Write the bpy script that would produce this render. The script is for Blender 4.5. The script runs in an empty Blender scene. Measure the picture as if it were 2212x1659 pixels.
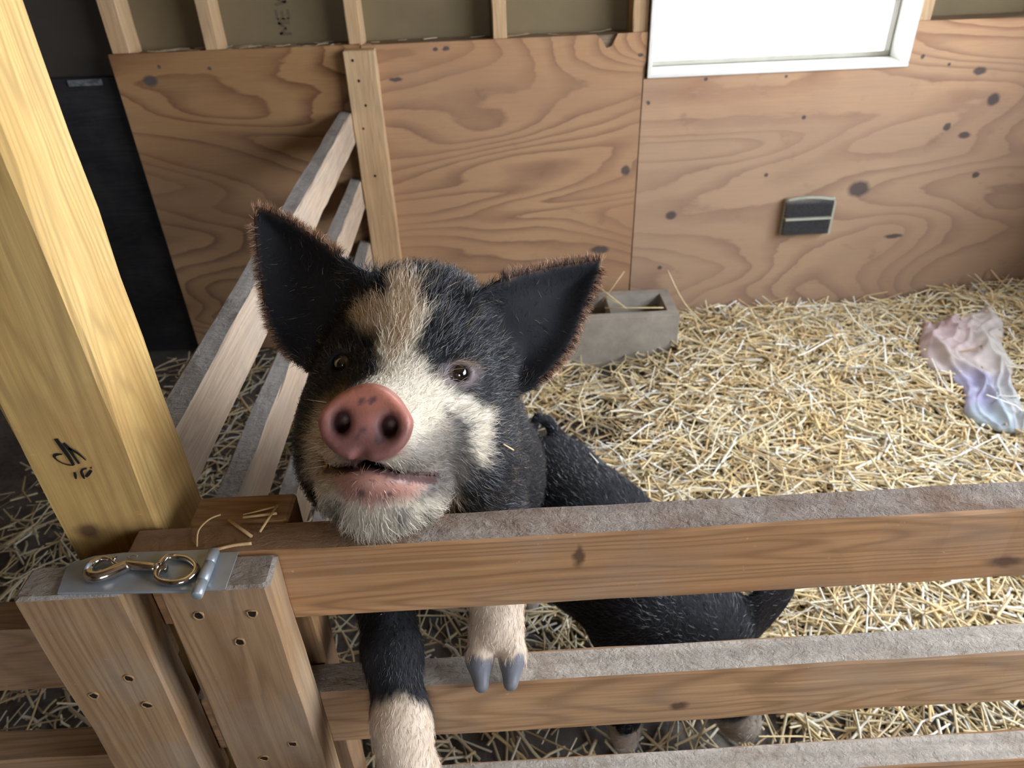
import bpy, math, random
import numpy as np
from mathutils import Vector, Matrix

random.seed(7)
np.random.seed(7)
scene = bpy.context.scene
COL = scene.collection

# ------------------------------------------------------------------ camera
CAM_POS = np.array([0.0, 0.0, 1.35])
PITCH, YAW, ROLL, FOCAL = 0.587953, 0.021147, 0.040542, 1600.0


def camera_axes(p, y, r):
    fwd = np.array([math.sin(y) * math.cos(p), math.cos(y) * math.cos(p), -math.sin(p)])
    right = np.array([math.cos(y), -math.sin(y), 0.0])
    down = -np.cross(right, fwd)
    return (right * math.cos(r) + down * math.sin(r), -right * math.sin(r) + down * math.cos(r), fwd)


RX, DY, FZ = camera_axes(PITCH, YAW, ROLL)
cam_data = bpy.data.cameras.new("camera")
cam = bpy.data.objects.new("camera", cam_data)
COL.objects.link(cam)
cam_data.sensor_fit = 'HORIZONTAL'
cam_data.sensor_width = 36.0
cam_data.lens = FOCAL / 2212.0 * 36.0
cam_data.clip_start = 0.02
cam_data.clip_end = 100.0
cam.matrix_world = Matrix(((RX[0], -DY[0], -FZ[0], CAM_POS[0]), (RX[1], -DY[1], -FZ[1], CAM_POS[1]),
                           (RX[2], -DY[2], -FZ[2], CAM_POS[2]), (0, 0, 0, 1)))
cam_data.dof.use_dof = True
cam_data.dof.focus_distance = 0.70
cam_data.dof.aperture_fstop = 9.5
scene.camera = cam

# ------------------------------------------------------------------ sky, daylight openings, exposure
world = bpy.data.worlds.new("overcast_sky")
scene.world = world
world.use_nodes = True
bg = world.node_tree.nodes["Background"]
bg.inputs[0].default_value = (0.89, 0.96, 1.06, 1)
bg.inputs[1].default_value = 12.6

# openings of the barn: (wall side, rectangle)
RIGHT_X, LEFT_X, FRONT_Y, CEIL_Z = 1.95, -3.0, -2.6, 2.6
WIN = (0.482, 1.257, 0.8755, 1.75)              # window in the back wall: x0 x1 z0 z1
SIDE_OPEN = (-1.1, 1.7, 0.80, 2.15)             # opening in the right wall: y0 y1 z0 z1

REAR_FILL_OPEN = (-0.1, 0.75, 0.95, 1.95)               # unseen opening behind the viewer, added as front fill: x0 x1 z0 z1


def portal(name, loc, rot, sx, sy):
    l = bpy.data.lights.new(name, 'AREA')
    l.shape = 'RECTANGLE'
    l.size, l.size_y = sx, sy
    l.cycles.is_portal = True
    o = bpy.data.objects.new(name, l)
    o.location = loc
    o.rotation_euler = rot
    COL.objects.link(o)


portal("daylight_window", ((WIN[0] + WIN[1]) / 2, 2.44, (WIN[2] + WIN[3]) / 2), (math.radians(-90), 0, 0), WIN[1] - WIN[0], WIN[3] - WIN[2])
portal("daylight_side", (RIGHT_X + 0.08, (SIDE_OPEN[0] + SIDE_OPEN[1]) / 2, (SIDE_OPEN[2] + SIDE_OPEN[3]) / 2),
       (math.radians(90), 0, math.radians(90)), SIDE_OPEN[1] - SIDE_OPEN[0], SIDE_OPEN[3] - SIDE_OPEN[2])
portal("rear_fill_daylight", ((REAR_FILL_OPEN[0] + REAR_FILL_OPEN[1]) / 2, FRONT_Y - 0.08, (REAR_FILL_OPEN[2] + REAR_FILL_OPEN[3]) / 2),
       (math.radians(90), 0, 0), REAR_FILL_OPEN[1] - REAR_FILL_OPEN[0], REAR_FILL_OPEN[3] - REAR_FILL_OPEN[2])

vs = scene.view_settings
vs.view_transform = 'Standard'
vs.look = 'None'
vs.gamma = 1.0
vs.use_curve_mapping = False
vs.exposure = 0.0
scene.cycles.use_denoising = True
scene.cycles.use_adaptive_sampling = True
scene.cycles.adaptive_threshold = 0.08
scene.cycles.adaptive_min_samples = 20
scene.cycles.max_bounces = 6
scene.cycles.diffuse_bounces = 3
scene.cycles.glossy_bounces = 3
scene.cycles.transmission_bounces = 2
scene.cycles.transparent_max_bounces = 6
scene.cycles.caustics_reflective = False
scene.cycles.caustics_refractive = False


# ------------------------------------------------------------------ helpers
def tag(o, label=None, cat=None, group=None, kind=None):
    if label: o["label"] = label
    if cat: o["category"] = cat
    if group: o["group"] = group
    if kind: o["kind"] = kind
    return o


def empty(name, loc=(0, 0, 0), label=None, cat=None, group=None, kind=None):
    o = bpy.data.objects.new(name, None)
    o.location = loc
    o.empty_display_size = 0.05
    COL.objects.link(o)
    return tag(o, label, cat, group, kind)


def link_mesh(name, me, mats, parent=None, smooth=False):
    if not isinstance(mats, (list, tuple)): mats = [mats]
    for m in mats: me.materials.append(m)
    if smooth:
        me.shade_smooth()
    o = bpy.data.objects.new(name, me)
    COL.objects.link(o)
    if parent is not None:
        o.parent = parent
        o.matrix_parent_inverse = Matrix.Translation(-Vector(parent.location))
    return o


def mesh_py(name, verts, faces, mats, parent=None, smooth=False):
    me = bpy.data.meshes.new(name)
    me.from_pydata([tuple(map(float, v)) for v in verts], [], faces)
    me.update()
    return link_mesh(name, me, mats, parent, smooth)


def mesh_np(name, verts, faces, k, mats, parent=None, smooth=False, color=None, corner=False):
    """verts (n,3), faces (m,k) arrays -> mesh, optional per-vertex colour"""
    verts = np.asarray(verts, np.float32)
    faces = np.asarray(faces, np.int32)
    me = bpy.data.meshes.new(name)
    me.vertices.add(len(verts))
    me.vertices.foreach_set("co", verts.ravel())
    me.loops.add(faces.size)
    me.loops.foreach_set("vertex_index", faces.ravel())
    me.polygons.add(len(faces))
    me.polygons.foreach_set("loop_start", np.arange(0, faces.size, k, dtype=np.int32))
    me.update(calc_edges=True)
    me.validate()
    if color is not None:
        a = me.color_attributes.new("col", 'FLOAT_COLOR', 'POINT')
        c = np.ones((len(verts), 4), np.float32)
        c[:, :3] = color
        a.data.foreach_set("color", c.ravel())
    return link_mesh(name, me, mats, parent, smooth)


def box_geo(x0, x1, y0, y1, z0, z1, b=0.0):
    """box with chamfered edges: 24 verts"""
    if b <= 0:
        v = [(x, y, z) for x in (x0, x1) for y in (y0, y1) for z in (z0, z1)]
        f = [(0, 1, 3, 2), (4, 6, 7, 5), (0, 4, 5, 1), (2, 3, 7, 6), (0, 2, 6, 4), (1, 5, 7, 3)]
        return v, f
    v = []
    idx = {}
    X, Y, Z = (x0, x1), (y0, y1), (z0, z1)
    sg = (1, -1)
    for i in (0, 1):
        for j in (0, 1):
            for k in (0, 1):
                for ax in range(3):
                    p = [X[i] + sg[i] * b, Y[j] + sg[j] * b, Z[k] + sg[k] * b]
                    p[ax] = (X[i], Y[j], Z[k])[ax]
                    idx[(i, j, k, ax)] = len(v)
                    v.append(tuple(p))
    f = []
    for s in (0, 1):
        f.append([idx[(s, 0, 0, 0)], idx[(s, 0, 1, 0)], idx[(s, 1, 1, 0)], idx[(s, 1, 0, 0)]][::1 if s == 0 else -1])
        f.append([idx[(0, s, 0, 1)], idx[(1, s, 0, 1)], idx[(1, s, 1, 1)], idx[(0, s, 1, 1)]][::1 if s == 0 else -1])
        f.append([idx[(0, 0, s, 2)], idx[(0, 1, s, 2)], idx[(1, 1, s, 2)], idx[(1, 0, s, 2)]][::1 if s == 0 else -1])
    for a in (0, 1):
        for c in (0, 1):
            f.append([idx[(0, a, c, 1)], idx[(1, a, c, 1)], idx[(1, a, c, 2)], idx[(0, a, c, 2)]][::1 if a == c else -1])
            f.append([idx[(a, 0, c, 0)], idx[(a, 1, c, 0)], idx[(a, 1, c, 2)], idx[(a, 0, c, 2)]][::-1 if a == c else 1])
            f.append([idx[(a, c, 0, 0)], idx[(a, c, 1, 0)], idx[(a, c, 1, 1)], idx[(a, c, 0, 1)]][::1 if a == c else -1])
    for i in (0, 1):
        for j in (0, 1):
            for k in (0, 1):
                t = [idx[(i, j, k, 0)], idx[(i, j, k, 1)], idx[(i, j, k, 2)]]
                f.append(t if (i + j + k) % 2 == 0 else t[::-1])
    return v, f


def fix_normals(me):
    import bmesh
    bm = bmesh.new()
    bm.from_mesh(me)
    bmesh.ops.recalc_face_normals(bm, faces=bm.faces)
    bm.to_mesh(me)
    bm.free()


def box(name, x0, x1, y0, y1, z0, z1, mats, parent=None, b=0.0):
    """box mesh; the object's origin sits at the box centre so grain coordinates stay local"""
    cx, cy, cz = (x0 + x1) / 2, (y0 + y1) / 2, (z0 + z1) / 2
    v, f = box_geo(x0 - cx, x1 - cx, y0 - cy, y1 - cy, z0 - cz, z1 - cz, b)
    me = bpy.data.meshes.new(name)
    me.from_pydata(v, [], f)
    fix_normals(me)
    o = link_mesh(name, me, mats, None)
    o.location = (cx, cy, cz)
    if parent is not None:
        o.parent = parent
        o.matrix_parent_inverse = Matrix.Translation(-Vector(parent.location))
    return o


def lumber(name, x0, x1, y0, y1, z0, z1, mats, parent=None, b=0.0025, wobble=0.0009, seed=0):
    """a sawn board: chamfered, cut into slices along its length so that the edges can wander a little.
    Faces looking up get material slot 1 when two materials are given."""
    lo, hi = [x0, y0, z0], [x1, y1, z1]
    ax = int(np.argmax([x1 - x0, y1 - y0, z1 - z0]))
    o1, o2 = [a for a in range(3) if a != ax]
    L = hi[ax] - lo[ax]
    c = [(lo[i] + hi[i]) / 2 for i in range(3)]
    ha, hb = (hi[o1] - lo[o1]) / 2, (hi[o2] - lo[o2]) / 2
    n = max(2, int(L / 0.06))
    ts = [-L / 2, -L / 2 + b] + [-L / 2 + L * i / n for i in range(1, n)] + [L / 2 - b, L / 2]
    rng = random.Random(seed * 131 + int(1000 * (x0 + 2 * y0 + 3 * z0)))
    ring = [(-ha + b, -hb), (ha - b, -hb), (ha, -hb + b), (ha, hb - b), (ha - b, hb), (-ha + b, hb), (-ha, hb - b), (-ha, -hb + b)]
    verts, faces = [], []
    for i, t in enumerate(ts):
        s = (ha - b) / ha if i in (0, len(ts) - 1) else 1.0
        s2 = (hb - b) / hb if i in (0, len(ts) - 1) else 1.0
        for (p, q) in ring:
            w = wobble if 0 < i < len(ts) - 1 else 0
            v = [0, 0, 0]
            v[ax] = t
            v[o1] = p * s + rng.uniform(-w, w)
            v[o2] = q * s2 + rng.uniform(-w, w)
            verts.append(v)
    m = len(ts)
    for i in range(m - 1):
        for j in range(8):
            a, bq = i * 8 + j, i * 8 + (j + 1) % 8
            faces.append((a, bq, bq + 8, a + 8))
    faces.append(tuple(range(8)))
    faces.append(tuple((m - 1) * 8 + j for j in range(7, -1, -1)))
    me = bpy.data.meshes.new(name)
    me.from_pydata(verts, [], faces)
    fix_normals(me)
    o = link_mesh(name, me, mats, None)
    if isinstance(mats, (list, tuple)) and len(mats) > 1:
        if ax == 2:
            me.polygons[len(me.polygons) - 1].material_index = 1
            for j in range(8): me.polygons[(m - 2) * 8 + j].material_index = 1
        else:
            for i in range(m - 1): me.polygons[i * 8 + 4].material_index = 1
    o.location = c
    if parent is not None:
        o.parent = parent
        o.matrix_parent_inverse = Matrix.Translation(-Vector(parent.location))
    return o


def tube_geo(pts, rad, n=8, cap=True):
    pts = [np.array(p, float) for p in pts]
    m = len(pts)
    if not hasattr(rad, '__len__'): rad = [rad] * m
    verts, faces = [], []
    prev = None
    for i in range(m):
        t = pts[min(i + 1, m - 1)] - pts[max(i - 1, 0)]
        t = t / (np.linalg.norm(t) + 1e-12)
        if prev is None:
            a = np.array([0, 0, 1.0]) if abs(t[2]) < 0.9 else np.array([1.0, 0, 0])
            u = np.cross(t, a)
        else:
            u = prev - t * (prev @ t)
        u = u / (np.linalg.norm(u) + 1e-12)
        prev = u
        w = np.cross(t, u)
        for k in range(n):
            an = 2 * math.pi * k / n
            verts.append(tuple(pts[i] + rad[i] * (math.cos(an) * u + math.sin(an) * w)))
    for i in range(m - 1):
        for k in range(n):
            a, b2 = i * n + k, i * n + (k + 1) % n
            faces.append((a, b2, b2 + n, a + n))
    if cap:
        faces.append(tuple(range(n - 1, -1, -1)))
        faces.append(tuple((m - 1) * n + k for k in range(n)))
    return verts, faces


def tube(name, pts, rad, mat, parent=None, n=10, smooth=True):
    v, f = tube_geo(pts, rad, n)
    o = mesh_py(name, v, f, mat, parent, smooth)
    return o


def spline(pts, n=8, closed=False):
    """Catmull-Rom through points"""
    P = [np.array(p, float) for p in pts]
    out = []
    m = len(P)
    segs = m if closed else m - 1
    for i in range(segs):
        if closed:
            p0, p1, p2, p3 = P[(i - 1) % m], P[i], P[(i + 1) % m], P[(i + 2) % m]
        else:
            p0, p1, p2, p3 = P[max(i - 1, 0)], P[i], P[i + 1], P[min(i + 2, m - 1)]
        for k in range(n):
            t = k / n
            out.append(0.5 * ((2 * p1) + (-p0 + p2) * t + (2 * p0 - 5 * p1 + 4 * p2 - p3) * t * t + (-p0 + 3 * p1 - 3 * p2 + p3) * t ** 3))
    if not closed: out.append(P[-1])
    return out


# ------------------------------------------------------------------ materials
class NT:
    def __init__(self, name):
        self.m = bpy.data.materials.new(name)
        self.m.use_nodes = True
        self.t = self.m.node_tree
        self.bsdf = self.t.nodes["Principled BSDF"]

    def n(self, typ, **kw):
        nd = self.t.nodes.new(typ)
        for k, v in kw.items():
            if k.startswith('i_'):
                key = k[2:]
                nd.inputs[int(key) if key.isdigit() else key.replace('_', ' ')].default_value = v
            else:
                setattr(nd, k, v)
        return nd

    def l(self, a, b): self.t.links.new(a, b)

    def set(self, key, src):
        s = self.bsdf.inputs[key]
        if hasattr(src, 'is_linked') or hasattr(src, 'node'): self.l(src, s)
        else: s.default_value = src

    def math(self, op, a, b=None, c=None, clamp=False):
        nd = self.n('ShaderNodeMath', operation=op, use_clamp=clamp)
        for i, x in enumerate((a, b, c)):
            if x is None: continue
            if hasattr(x, 'node'): self.l(x, nd.inputs[i])
            else: nd.inputs[i].default_value = x
        return nd.outputs[0]

    def coords(self, scale=(1, 1, 1), rnd=True, kind='Object'):
        tc = self.n('ShaderNodeTexCoord')
        v = tc.outputs[kind]
        if rnd:
            oi = self.n('ShaderNodeObjectInfo')
            mul = self.math('MULTIPLY', oi.outputs['Random'], 37.0)
            add = self.n('ShaderNodeVectorMath', operation='ADD')
            self.l(v, add.inputs[0])
            cx = self.n('ShaderNodeCombineXYZ')
            for i in range(3): self.l(mul, cx.inputs[i])
            self.l(cx.outputs[0], add.inputs[1])
            v = add.outputs[0]
        mp = self.n('ShaderNodeVectorMath', operation='MULTIPLY')
        self.l(v, mp.inputs[0])
        mp.inputs[1].default_value = scale
        return mp.outputs[0]

    def noise(self, vec, scale=1.0, detail=4.0, rough=0.55, dist=0.0):
        nd = self.n('ShaderNodeTexNoise')
        self.l(vec, nd.inputs['Vector'])
        nd.inputs['Scale'].default_value = scale
        nd.inputs['Detail'].default_value = detail
        nd.inputs['Roughness'].default_value = rough
        nd.inputs['Distortion'].default_value = dist
        return nd.outputs['Fac']

    def ramp(self, fac, stops):
        nd = self.n('ShaderNodeValToRGB')
        self.l(fac, nd.inputs[0])
        el = nd.color_ramp.elements
        while len(el) < len(stops): el.new(0.5)
        for e, (p, c) in zip(el, stops):
            e.position = p
            e.color = (*c, 1) if len(c) == 3 else c
        return nd.outputs[0]

    def mix(self, fac, a, b, mode='MIX'):
        nd = self.n('ShaderNodeMix', data_type='RGBA', blend_type=mode)
        for k, x in ((0, fac), (6, a), (7, b)):
            if hasattr(x, 'node'): self.l(x, nd.inputs[k])
            else: nd.inputs[k].default_value = x if k == 0 else ((*x, 1) if len(x) == 3 else x)
        return nd.outputs[2]

    def bump(self, h, strength=0.3, dist=0.001, prev=None):
        nd = self.n('ShaderNodeBump')
        nd.inputs['Strength'].default_value = strength
        nd.inputs['Distance'].default_value = dist
        self.l(h, nd.inputs['Height'])
        if prev is not None: self.l(prev, nd.inputs['Normal'])
        return nd.outputs[0]

    def spots(self, pts, soft=0.35, warp=0.004, plane='xz', rnd=False):
        """mask of blotches at given object-space points: (a, b, ra, rb)"""
        tc = self.n('ShaderNodeTexCoord')
        v = tc.outputs['Object']
        nz = self.n('ShaderNodeTexNoise')
        nz.inputs['Scale'].default_value = 60
        self.l(v, nz.inputs['Vector'])
        sc = self.n('ShaderNodeVectorMath', operation='MULTIPLY_ADD')
        self.l(nz.outputs['Color'], sc.inputs[0])
        sc.inputs[1].default_value = (warp * 2, warp * 2, warp * 2)
        self.l(v, sc.inputs[2])
        sep = self.n('ShaderNodeSeparateXYZ')
        self.l(sc.outputs[0], sep.inputs[0])
        ia, ib = 'xyz'.index(plane[0]), 'xyz'.index(plane[1])
        acc = None
        for (a, b, ra, rb) in pts:
            da = self.math('MULTIPLY', self.math('SUBTRACT', sep.outputs[ia], a + warp), 1.0 / ra)
            db = self.math('MULTIPLY', self.math('SUBTRACT', sep.outputs[ib], b + warp), 1.0 / rb)
            d = self.math('SQRT', self.math('ADD', self.math('MULTIPLY', da, da), self.math('MULTIPLY', db, db)))
            m = self.math('DIVIDE', self.math('SUBTRACT', 1.0 + soft / 2, d), soft, clamp=True)
            acc = m if acc is None else self.math('MAXIMUM', acc, m)
        return acc


def lin(r, g, b):
    return tuple(((c / 255) / 12.92 if c / 255 <= 0.04045 else ((c / 255 + 0.055) / 1.055) ** 2.4) for c in (r, g, b))


def wood(name, axis, light, dark, line=None, gray=0.0, rough=0.7, knots=None, kplane='xz', dirt=None, ring=1.0):
    """sawn softwood: soft bands, growth-ring lines and fine fibre running along one axis"""
    w = NT(name)
    sc = [1.0, 1.0, 1.0]
    ai = 'xyz'.index(axis)

    def S(along, across):
        s = [across] * 3
        s[ai] = along
        return tuple(s)
    base = w.noise(w.coords(S(1.1, 16)), 1.0, 4, 0.6, 0.5)
    lines = w.noise(w.coords(S(0.8, 10)), 1.0, 2.0, 0.45, 0.3)
    lines = w.math('SINE', w.math('MULTIPLY', lines, 170.0))
    lines = w.math('MULTIPLY_ADD', lines, 0.5, 0.5)
    lines = w.math('POWER', lines, 2.5)
    fine = w.noise(w.coords(S(7, 260)), 1.0, 3, 0.7, 0.2)
    blot = w.noise(w.coords((9, 9, 9)), 1.0, 5, 0.65)
    c = w.ramp(base, [(0.3, dark), (0.7, light)])
    ln = line or tuple(0.55 * x for x in dark)
    c = w.mix(w.math('MULTIPLY', lines, 0.42 * ring), c, ln)
    c = w.mix(w.math('MULTIPLY', w.math('SUBTRACT', fine, 0.38, clamp=True), 1.6), c, tuple(0.6 * x for x in dark))
    chip = w.ramp(w.noise(w.coords((70, 70, 70)), 1, 5, 0.75), [(0.66, (0, 0, 0)), (0.72, (1, 1, 1))])
    c = w.mix(w.math('MULTIPLY', chip, 0.5), c, tuple(min(1, 1.35 * x) for x in light))
    g = tuple(lin(150, 142, 132))
    c = w.mix(w.math('MULTIPLY', w.ramp(blot, [(0.45, (0, 0, 0)), (0.7, (1, 1, 1))]), 0.25 + gray), c, g)
    if dirt:
        c = w.mix(w.math('MULTIPLY', w.ramp(w.noise(w.coords((5, 5, 5)), 1, 6, 0.7), [(0.5, (0, 0, 0)), (0.68, (1, 1, 1))]), 0.6), c, dirt)
    if knots:
        m = w.math('MULTIPLY', w.spots(knots, 0.9, 0.005, kplane), 0.85)
        c = w.mix(m, c, lin(76, 52, 38))
    w.set('Base Color', c)
    w.set('Roughness', rough)
    w.bsdf.inputs['Specular IOR Level'].default_value = 0.3
    b1 = w.bump(fine, 0.35, 0.0006)
    b2 = w.bump(blot, 0.25, 0.002, b1)
    w.set('Normal', b2)
    return w.m


def dusty_top(name, axis, brown, grey, thr=(0.35, 0.6), brown_end=None):
    """worn top edge of a rail, caked with dried mud and dust"""
    w = NT(name)
    s = [60, 60, 60]
    s['xyz'.index(axis)] = 4
    streak = w.noise(w.coords(tuple(s)), 1, 4, 0.6)
    blot = w.noise(w.coords((14, 14, 14)), 1, 6, 0.7)
    crumb = w.noise(w.coords((150, 150, 150)), 1, 4, 0.7, 0.6)
    lump = w.noise(w.coords((45, 75, 75)), 1, 6, 0.7, 0.25)
    c = w.ramp(streak, [(0.3, tuple(0.7 * x for x in grey)), (0.7, tuple(min(1, 1.1 * x) for x in grey))])
    c = w.mix(w.ramp(blot, [(thr[0], (1, 1, 1)), (thr[1], (0, 0, 0))]), c, brown)
    c = w.mix(w.math('MULTIPLY', w.ramp(crumb, [(0.55, (0, 0, 0)), (0.7, (1, 1, 1))]), 0.45), c, tuple(0.55 * x for x in brown))
    if brown_end:
        # browner wood tones toward the left end of the rail
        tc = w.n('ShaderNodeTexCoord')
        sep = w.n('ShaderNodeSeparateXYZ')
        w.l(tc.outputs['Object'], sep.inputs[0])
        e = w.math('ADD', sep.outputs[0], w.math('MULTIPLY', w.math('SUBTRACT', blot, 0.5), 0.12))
        k = w.math('DIVIDE', w.math('SUBTRACT', brown_end[1], e), brown_end[1] - brown_end[0], clamp=True)
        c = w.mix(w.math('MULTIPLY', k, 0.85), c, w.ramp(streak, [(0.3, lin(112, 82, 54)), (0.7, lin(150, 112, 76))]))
    w.set('Base Color', c)
    w.set('Roughness', 0.75)
    b1 = w.bump(lump, 0.9, 0.006)
    b2 = w.bump(crumb, 0.5, 0.0012, b1)
    w.set('Normal', b2)
    return w.m


def plywood(name, light, mid, line, knots, plane_off, plugs=(), dirty=0.5, seed=0.0, freq=11.0):
    """rotary-cut softwood ply: wide cathedral figure, knots and grubby lower edge"""
    w = NT(name)
    v = w.coords((0.75, 1, 2.6), rnd=False)
    add = w.n('ShaderNodeVectorMath', operation='ADD')
    w.l(v, add.inputs[0])
    add.inputs[1].default_value = (seed, seed * 0.7, seed * 1.3)
    v = add.outputs[0]
    f1 = w.noise(v, 1.15, 1.2, 0.5, 0.6)
    wob = w.noise(v, 14.0, 3, 0.6)
    fld = w.math('ADD', w.math('MULTIPLY', f1, freq), w.math('MULTIPLY', wob, 0.42))
    fr = w.math('FRACT', fld)
    band = w.ramp(fr, [(0.0, (0, 0, 0)), (0.45, (0.04, 0.04, 0.04)), (0.80, (0.7, 0.7, 0.7)), (0.92, (1, 1, 1)), (1.0, (0, 0, 0))])
    patch = w.noise(w.coords((1.4, 1.4, 2.4), rnd=False), 1.0, 3, 0.6, 0.4)
    fine = w.noise(w.coords((6, 6, 190), rnd=False), 1, 3, 0.7)
    c = w.ramp(patch, [(0.35, mid), (0.65, light)])
    lm = w.math('MULTIPLY', band, w.ramp(w.noise(w.coords((2.2, 2, 3.0), rnd=False), 1, 3), [(0.3, (0.3,) * 3), (0.6, (1.0,) * 3)]))
    c = w.mix(lm, c, line)
    c = w.mix(w.math('MULTIPLY', w.math('SUBTRACT', fine, 0.4, clamp=True), 0.7), c, line)
    # dried splashes and grime near the floor
    tc = w.n('ShaderNodeTexCoord')
    sep = w.n('ShaderNodeSeparateXYZ')
    w.l(tc.outputs['Object'], sep.inputs[0])
    low = w.ramp(w.math('ADD', sep.outputs[2], w.math('MULTIPLY', w.noise(w.coords((3, 3, 7), rnd=False), 1, 6, 0.65), 0.75)),
                 [(0.42, (1, 1, 1)), (0.80, (0, 0, 0))])
    c = w.mix(w.math('MULTIPLY', low, dirty), c, lin(150, 132, 116))
    spl = w.noise(w.coords((9, 9, 13), rnd=False), 1, 6, 0.7)
    c = w.mix(w.math('MULTIPLY', w.ramp(spl, [(0.6, (0, 0, 0)), (0.72, (1, 1, 1))]), 0.35), c, lin(112, 92, 76))
    if knots:
        m = w.spots([(a - plane_off[0], b - plane_off[1], ra, rb) for (a, b, ra, rb) in knots], 0.5, 0.004)
        c = w.mix(w.math('MULTIPLY', m, 0.88), c, lin(72, 66, 66))
    w.set('Base Color', c)
    w.set('Roughness', 0.75)
    w.bsdf.inputs['Specular IOR Level'].default_value = 0.25
    w.set('Normal', w.bump(fine, 0.25, 0.0008))
    return w.m


def plain(name, col, rough=0.6, metal=0.0, var=0.12, vs_=20.0, bump=0.0, bscale=80.0, spec=0.4, bdist=0.001):
    w = NT(name)
    nz = w.noise(w.coords((vs_, vs_, vs_)), 1, 5, 0.6)
    c = w.ramp(nz, [(0.3, tuple(x * (1 - var) for x in col)), (0.7, tuple(min(1, x * (1 + var)) for x in col))])
    w.set('Base Color', c)
    w.set('Roughness', rough)
    w.set('Metallic', metal)
    w.bsdf.inputs['Specular IOR Level'].default_value = spec
    if bump:
        w.set('Normal', w.bump(w.noise(w.coords((bscale,) * 3), 1, 5, 0.65), bump, bdist))
    return w.m


def attr_mat(name, rough=0.6, spec=0.3, bump=0.0, bscale=300.0, bdist=0.0005, trans=0.0, sheen=0.0, coat=0.0):
    w = NT(name)
    a = w.n('ShaderNodeAttribute', attribute_name='col')
    w.set('Base Color', a.outputs['Color'])
    w.set('Roughness', rough)
    w.bsdf.inputs['Specular IOR Level'].default_value = spec
    if sheen:
        w.bsdf.inputs['Sheen Weight'].default_value = sheen
        w.bsdf.inputs['Sheen Roughness'].default_value = 0.4
    if bump:
        w.set('Normal', w.bump(w.noise(w.coords((bscale,) * 3, rnd=False), 1, 4, 0.6), bump, bdist))
    return w.m


M = {}
M['rail'] = wood('rail_wood', 'x', lin(192, 148, 104), lin(158, 114, 75), gray=0.0, ring=1.3)
M['rail1'] = wood('rail_wood_knotted', 'x', lin(192, 148, 104), lin(158, 114, 75), gray=0.0, ring=1.3, knots=[(-0.331, -0.0225, 0.018, 0.007), (-0.7335, 0.019, 0.004, 0.013)])
M['rail2'] = wood('rail_wood_spotted', 'x', lin(190, 150, 108), lin(156, 116, 80), gray=0.05, ring=1.2, knots=[(-0.6246, -0.014, 0.009, 0.006)])
M['rail_top'] = dusty_top('rail_top_dirt', 'x', lin(124, 96, 74), lin(158, 144, 132), (0.36, 0.58), brown_end=(-0.97, -0.86))
M['rail_top2'] = dusty_top('rail_top_dirt_pale', 'x', lin(140, 120, 100), lin(182, 170, 156), (0.28, 0.48))
M['stile'] = wood('stile_wood', 'z', lin(176, 146, 110), lin(142, 108, 76), gray=0.12, ring=1.2)
M['stile_top'] = dusty_top('stile_end_grain', 'y', lin(120, 98, 80), lin(160, 150, 140), (0.3, 0.5))
M['stile_brown'] = wood('stile_brown_wood', 'z', lin(160, 124, 84), lin(120, 88, 58))
M['post'] = wood('post_wood', 'z', lin(210, 176, 112), lin(182, 144, 82), gray=-0.15, knots=[(-0.0200, -0.422, 0.0115, 0.0085)], kplane='xz', dirt=lin(168, 128, 78))
M['sidefence'] = wood('side_fence_wood', 'y', lin(206, 184, 160), lin(172, 148, 126), gray=0.3, ring=0.6)
M['sidefence_top'] = dusty_top('side_fence_top', 'y', lin(128, 116, 106), lin(170, 164, 158), (0.25, 0.45))
M['leftrail'] = wood('left_rail_wood', 'x', lin(168, 134, 98), lin(134, 100, 70))
M['stud'] = wood('stud_wood', 'z', lin(214, 182, 140), lin(184, 148, 108), gray=-0.1, ring=0.6)
M['sheathing'] = plain('sheathing_board', lin(116, 101, 74), 0.8, var=0.12, vs_=5)
M['block_wood'] = wood('blocking_wood', 'x', lin(150, 128, 100), lin(112, 92, 70), gray=0.1)
M['black_ply'] = wood('near_black_ply', 'x', lin(44, 42, 44), lin(28, 27, 30), line=lin(20, 20, 22), gray=-0.2, ring=1.2)  # near-black wood tones for the low left panel
M['barn'] = wood('barn_board', 'z', lin(140, 116, 88), lin(104, 84, 62))
M['mud'] = None
M['white'] = plain('white_vinyl', lin(225, 222, 215), 0.45, var=0.05)
M['white_dirty'] = plain('dusty_vinyl', lin(176, 172, 160), 0.6, var=0.15, vs_=8)
M['concrete'] = plain('concrete_block', lin(158, 150, 138), 0.9, var=0.18, vs_=16, bump=0.5, bscale=120, bdist=0.002)
M['zinc'] = plain('zinc_steel', lin(160, 166, 172), 0.38, 0.45, 0.12, 40)
M['chrome'] = plain('nickel_plate', lin(222, 214, 206), 0.12, 1.0, 0.03, 60)
M['steel_dark'] = plain('dark_screw', lin(52, 44, 38), 0.5, 0.6, 0.2, 200)
M['splinter'] = plain('torn_wood', lin(150, 116, 78), 0.8, var=0.3, vs_=200)
M['ink'] = plain('black_marker', lin(26, 26, 26), 0.5, var=0.1)
M['straw'] = attr_mat('straw_stalks', 0.55, 0.35)
M['ground'] = plain('outdoor_snow', (0.8, 0.82, 0.85), 0.8, var=0.05)


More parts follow.
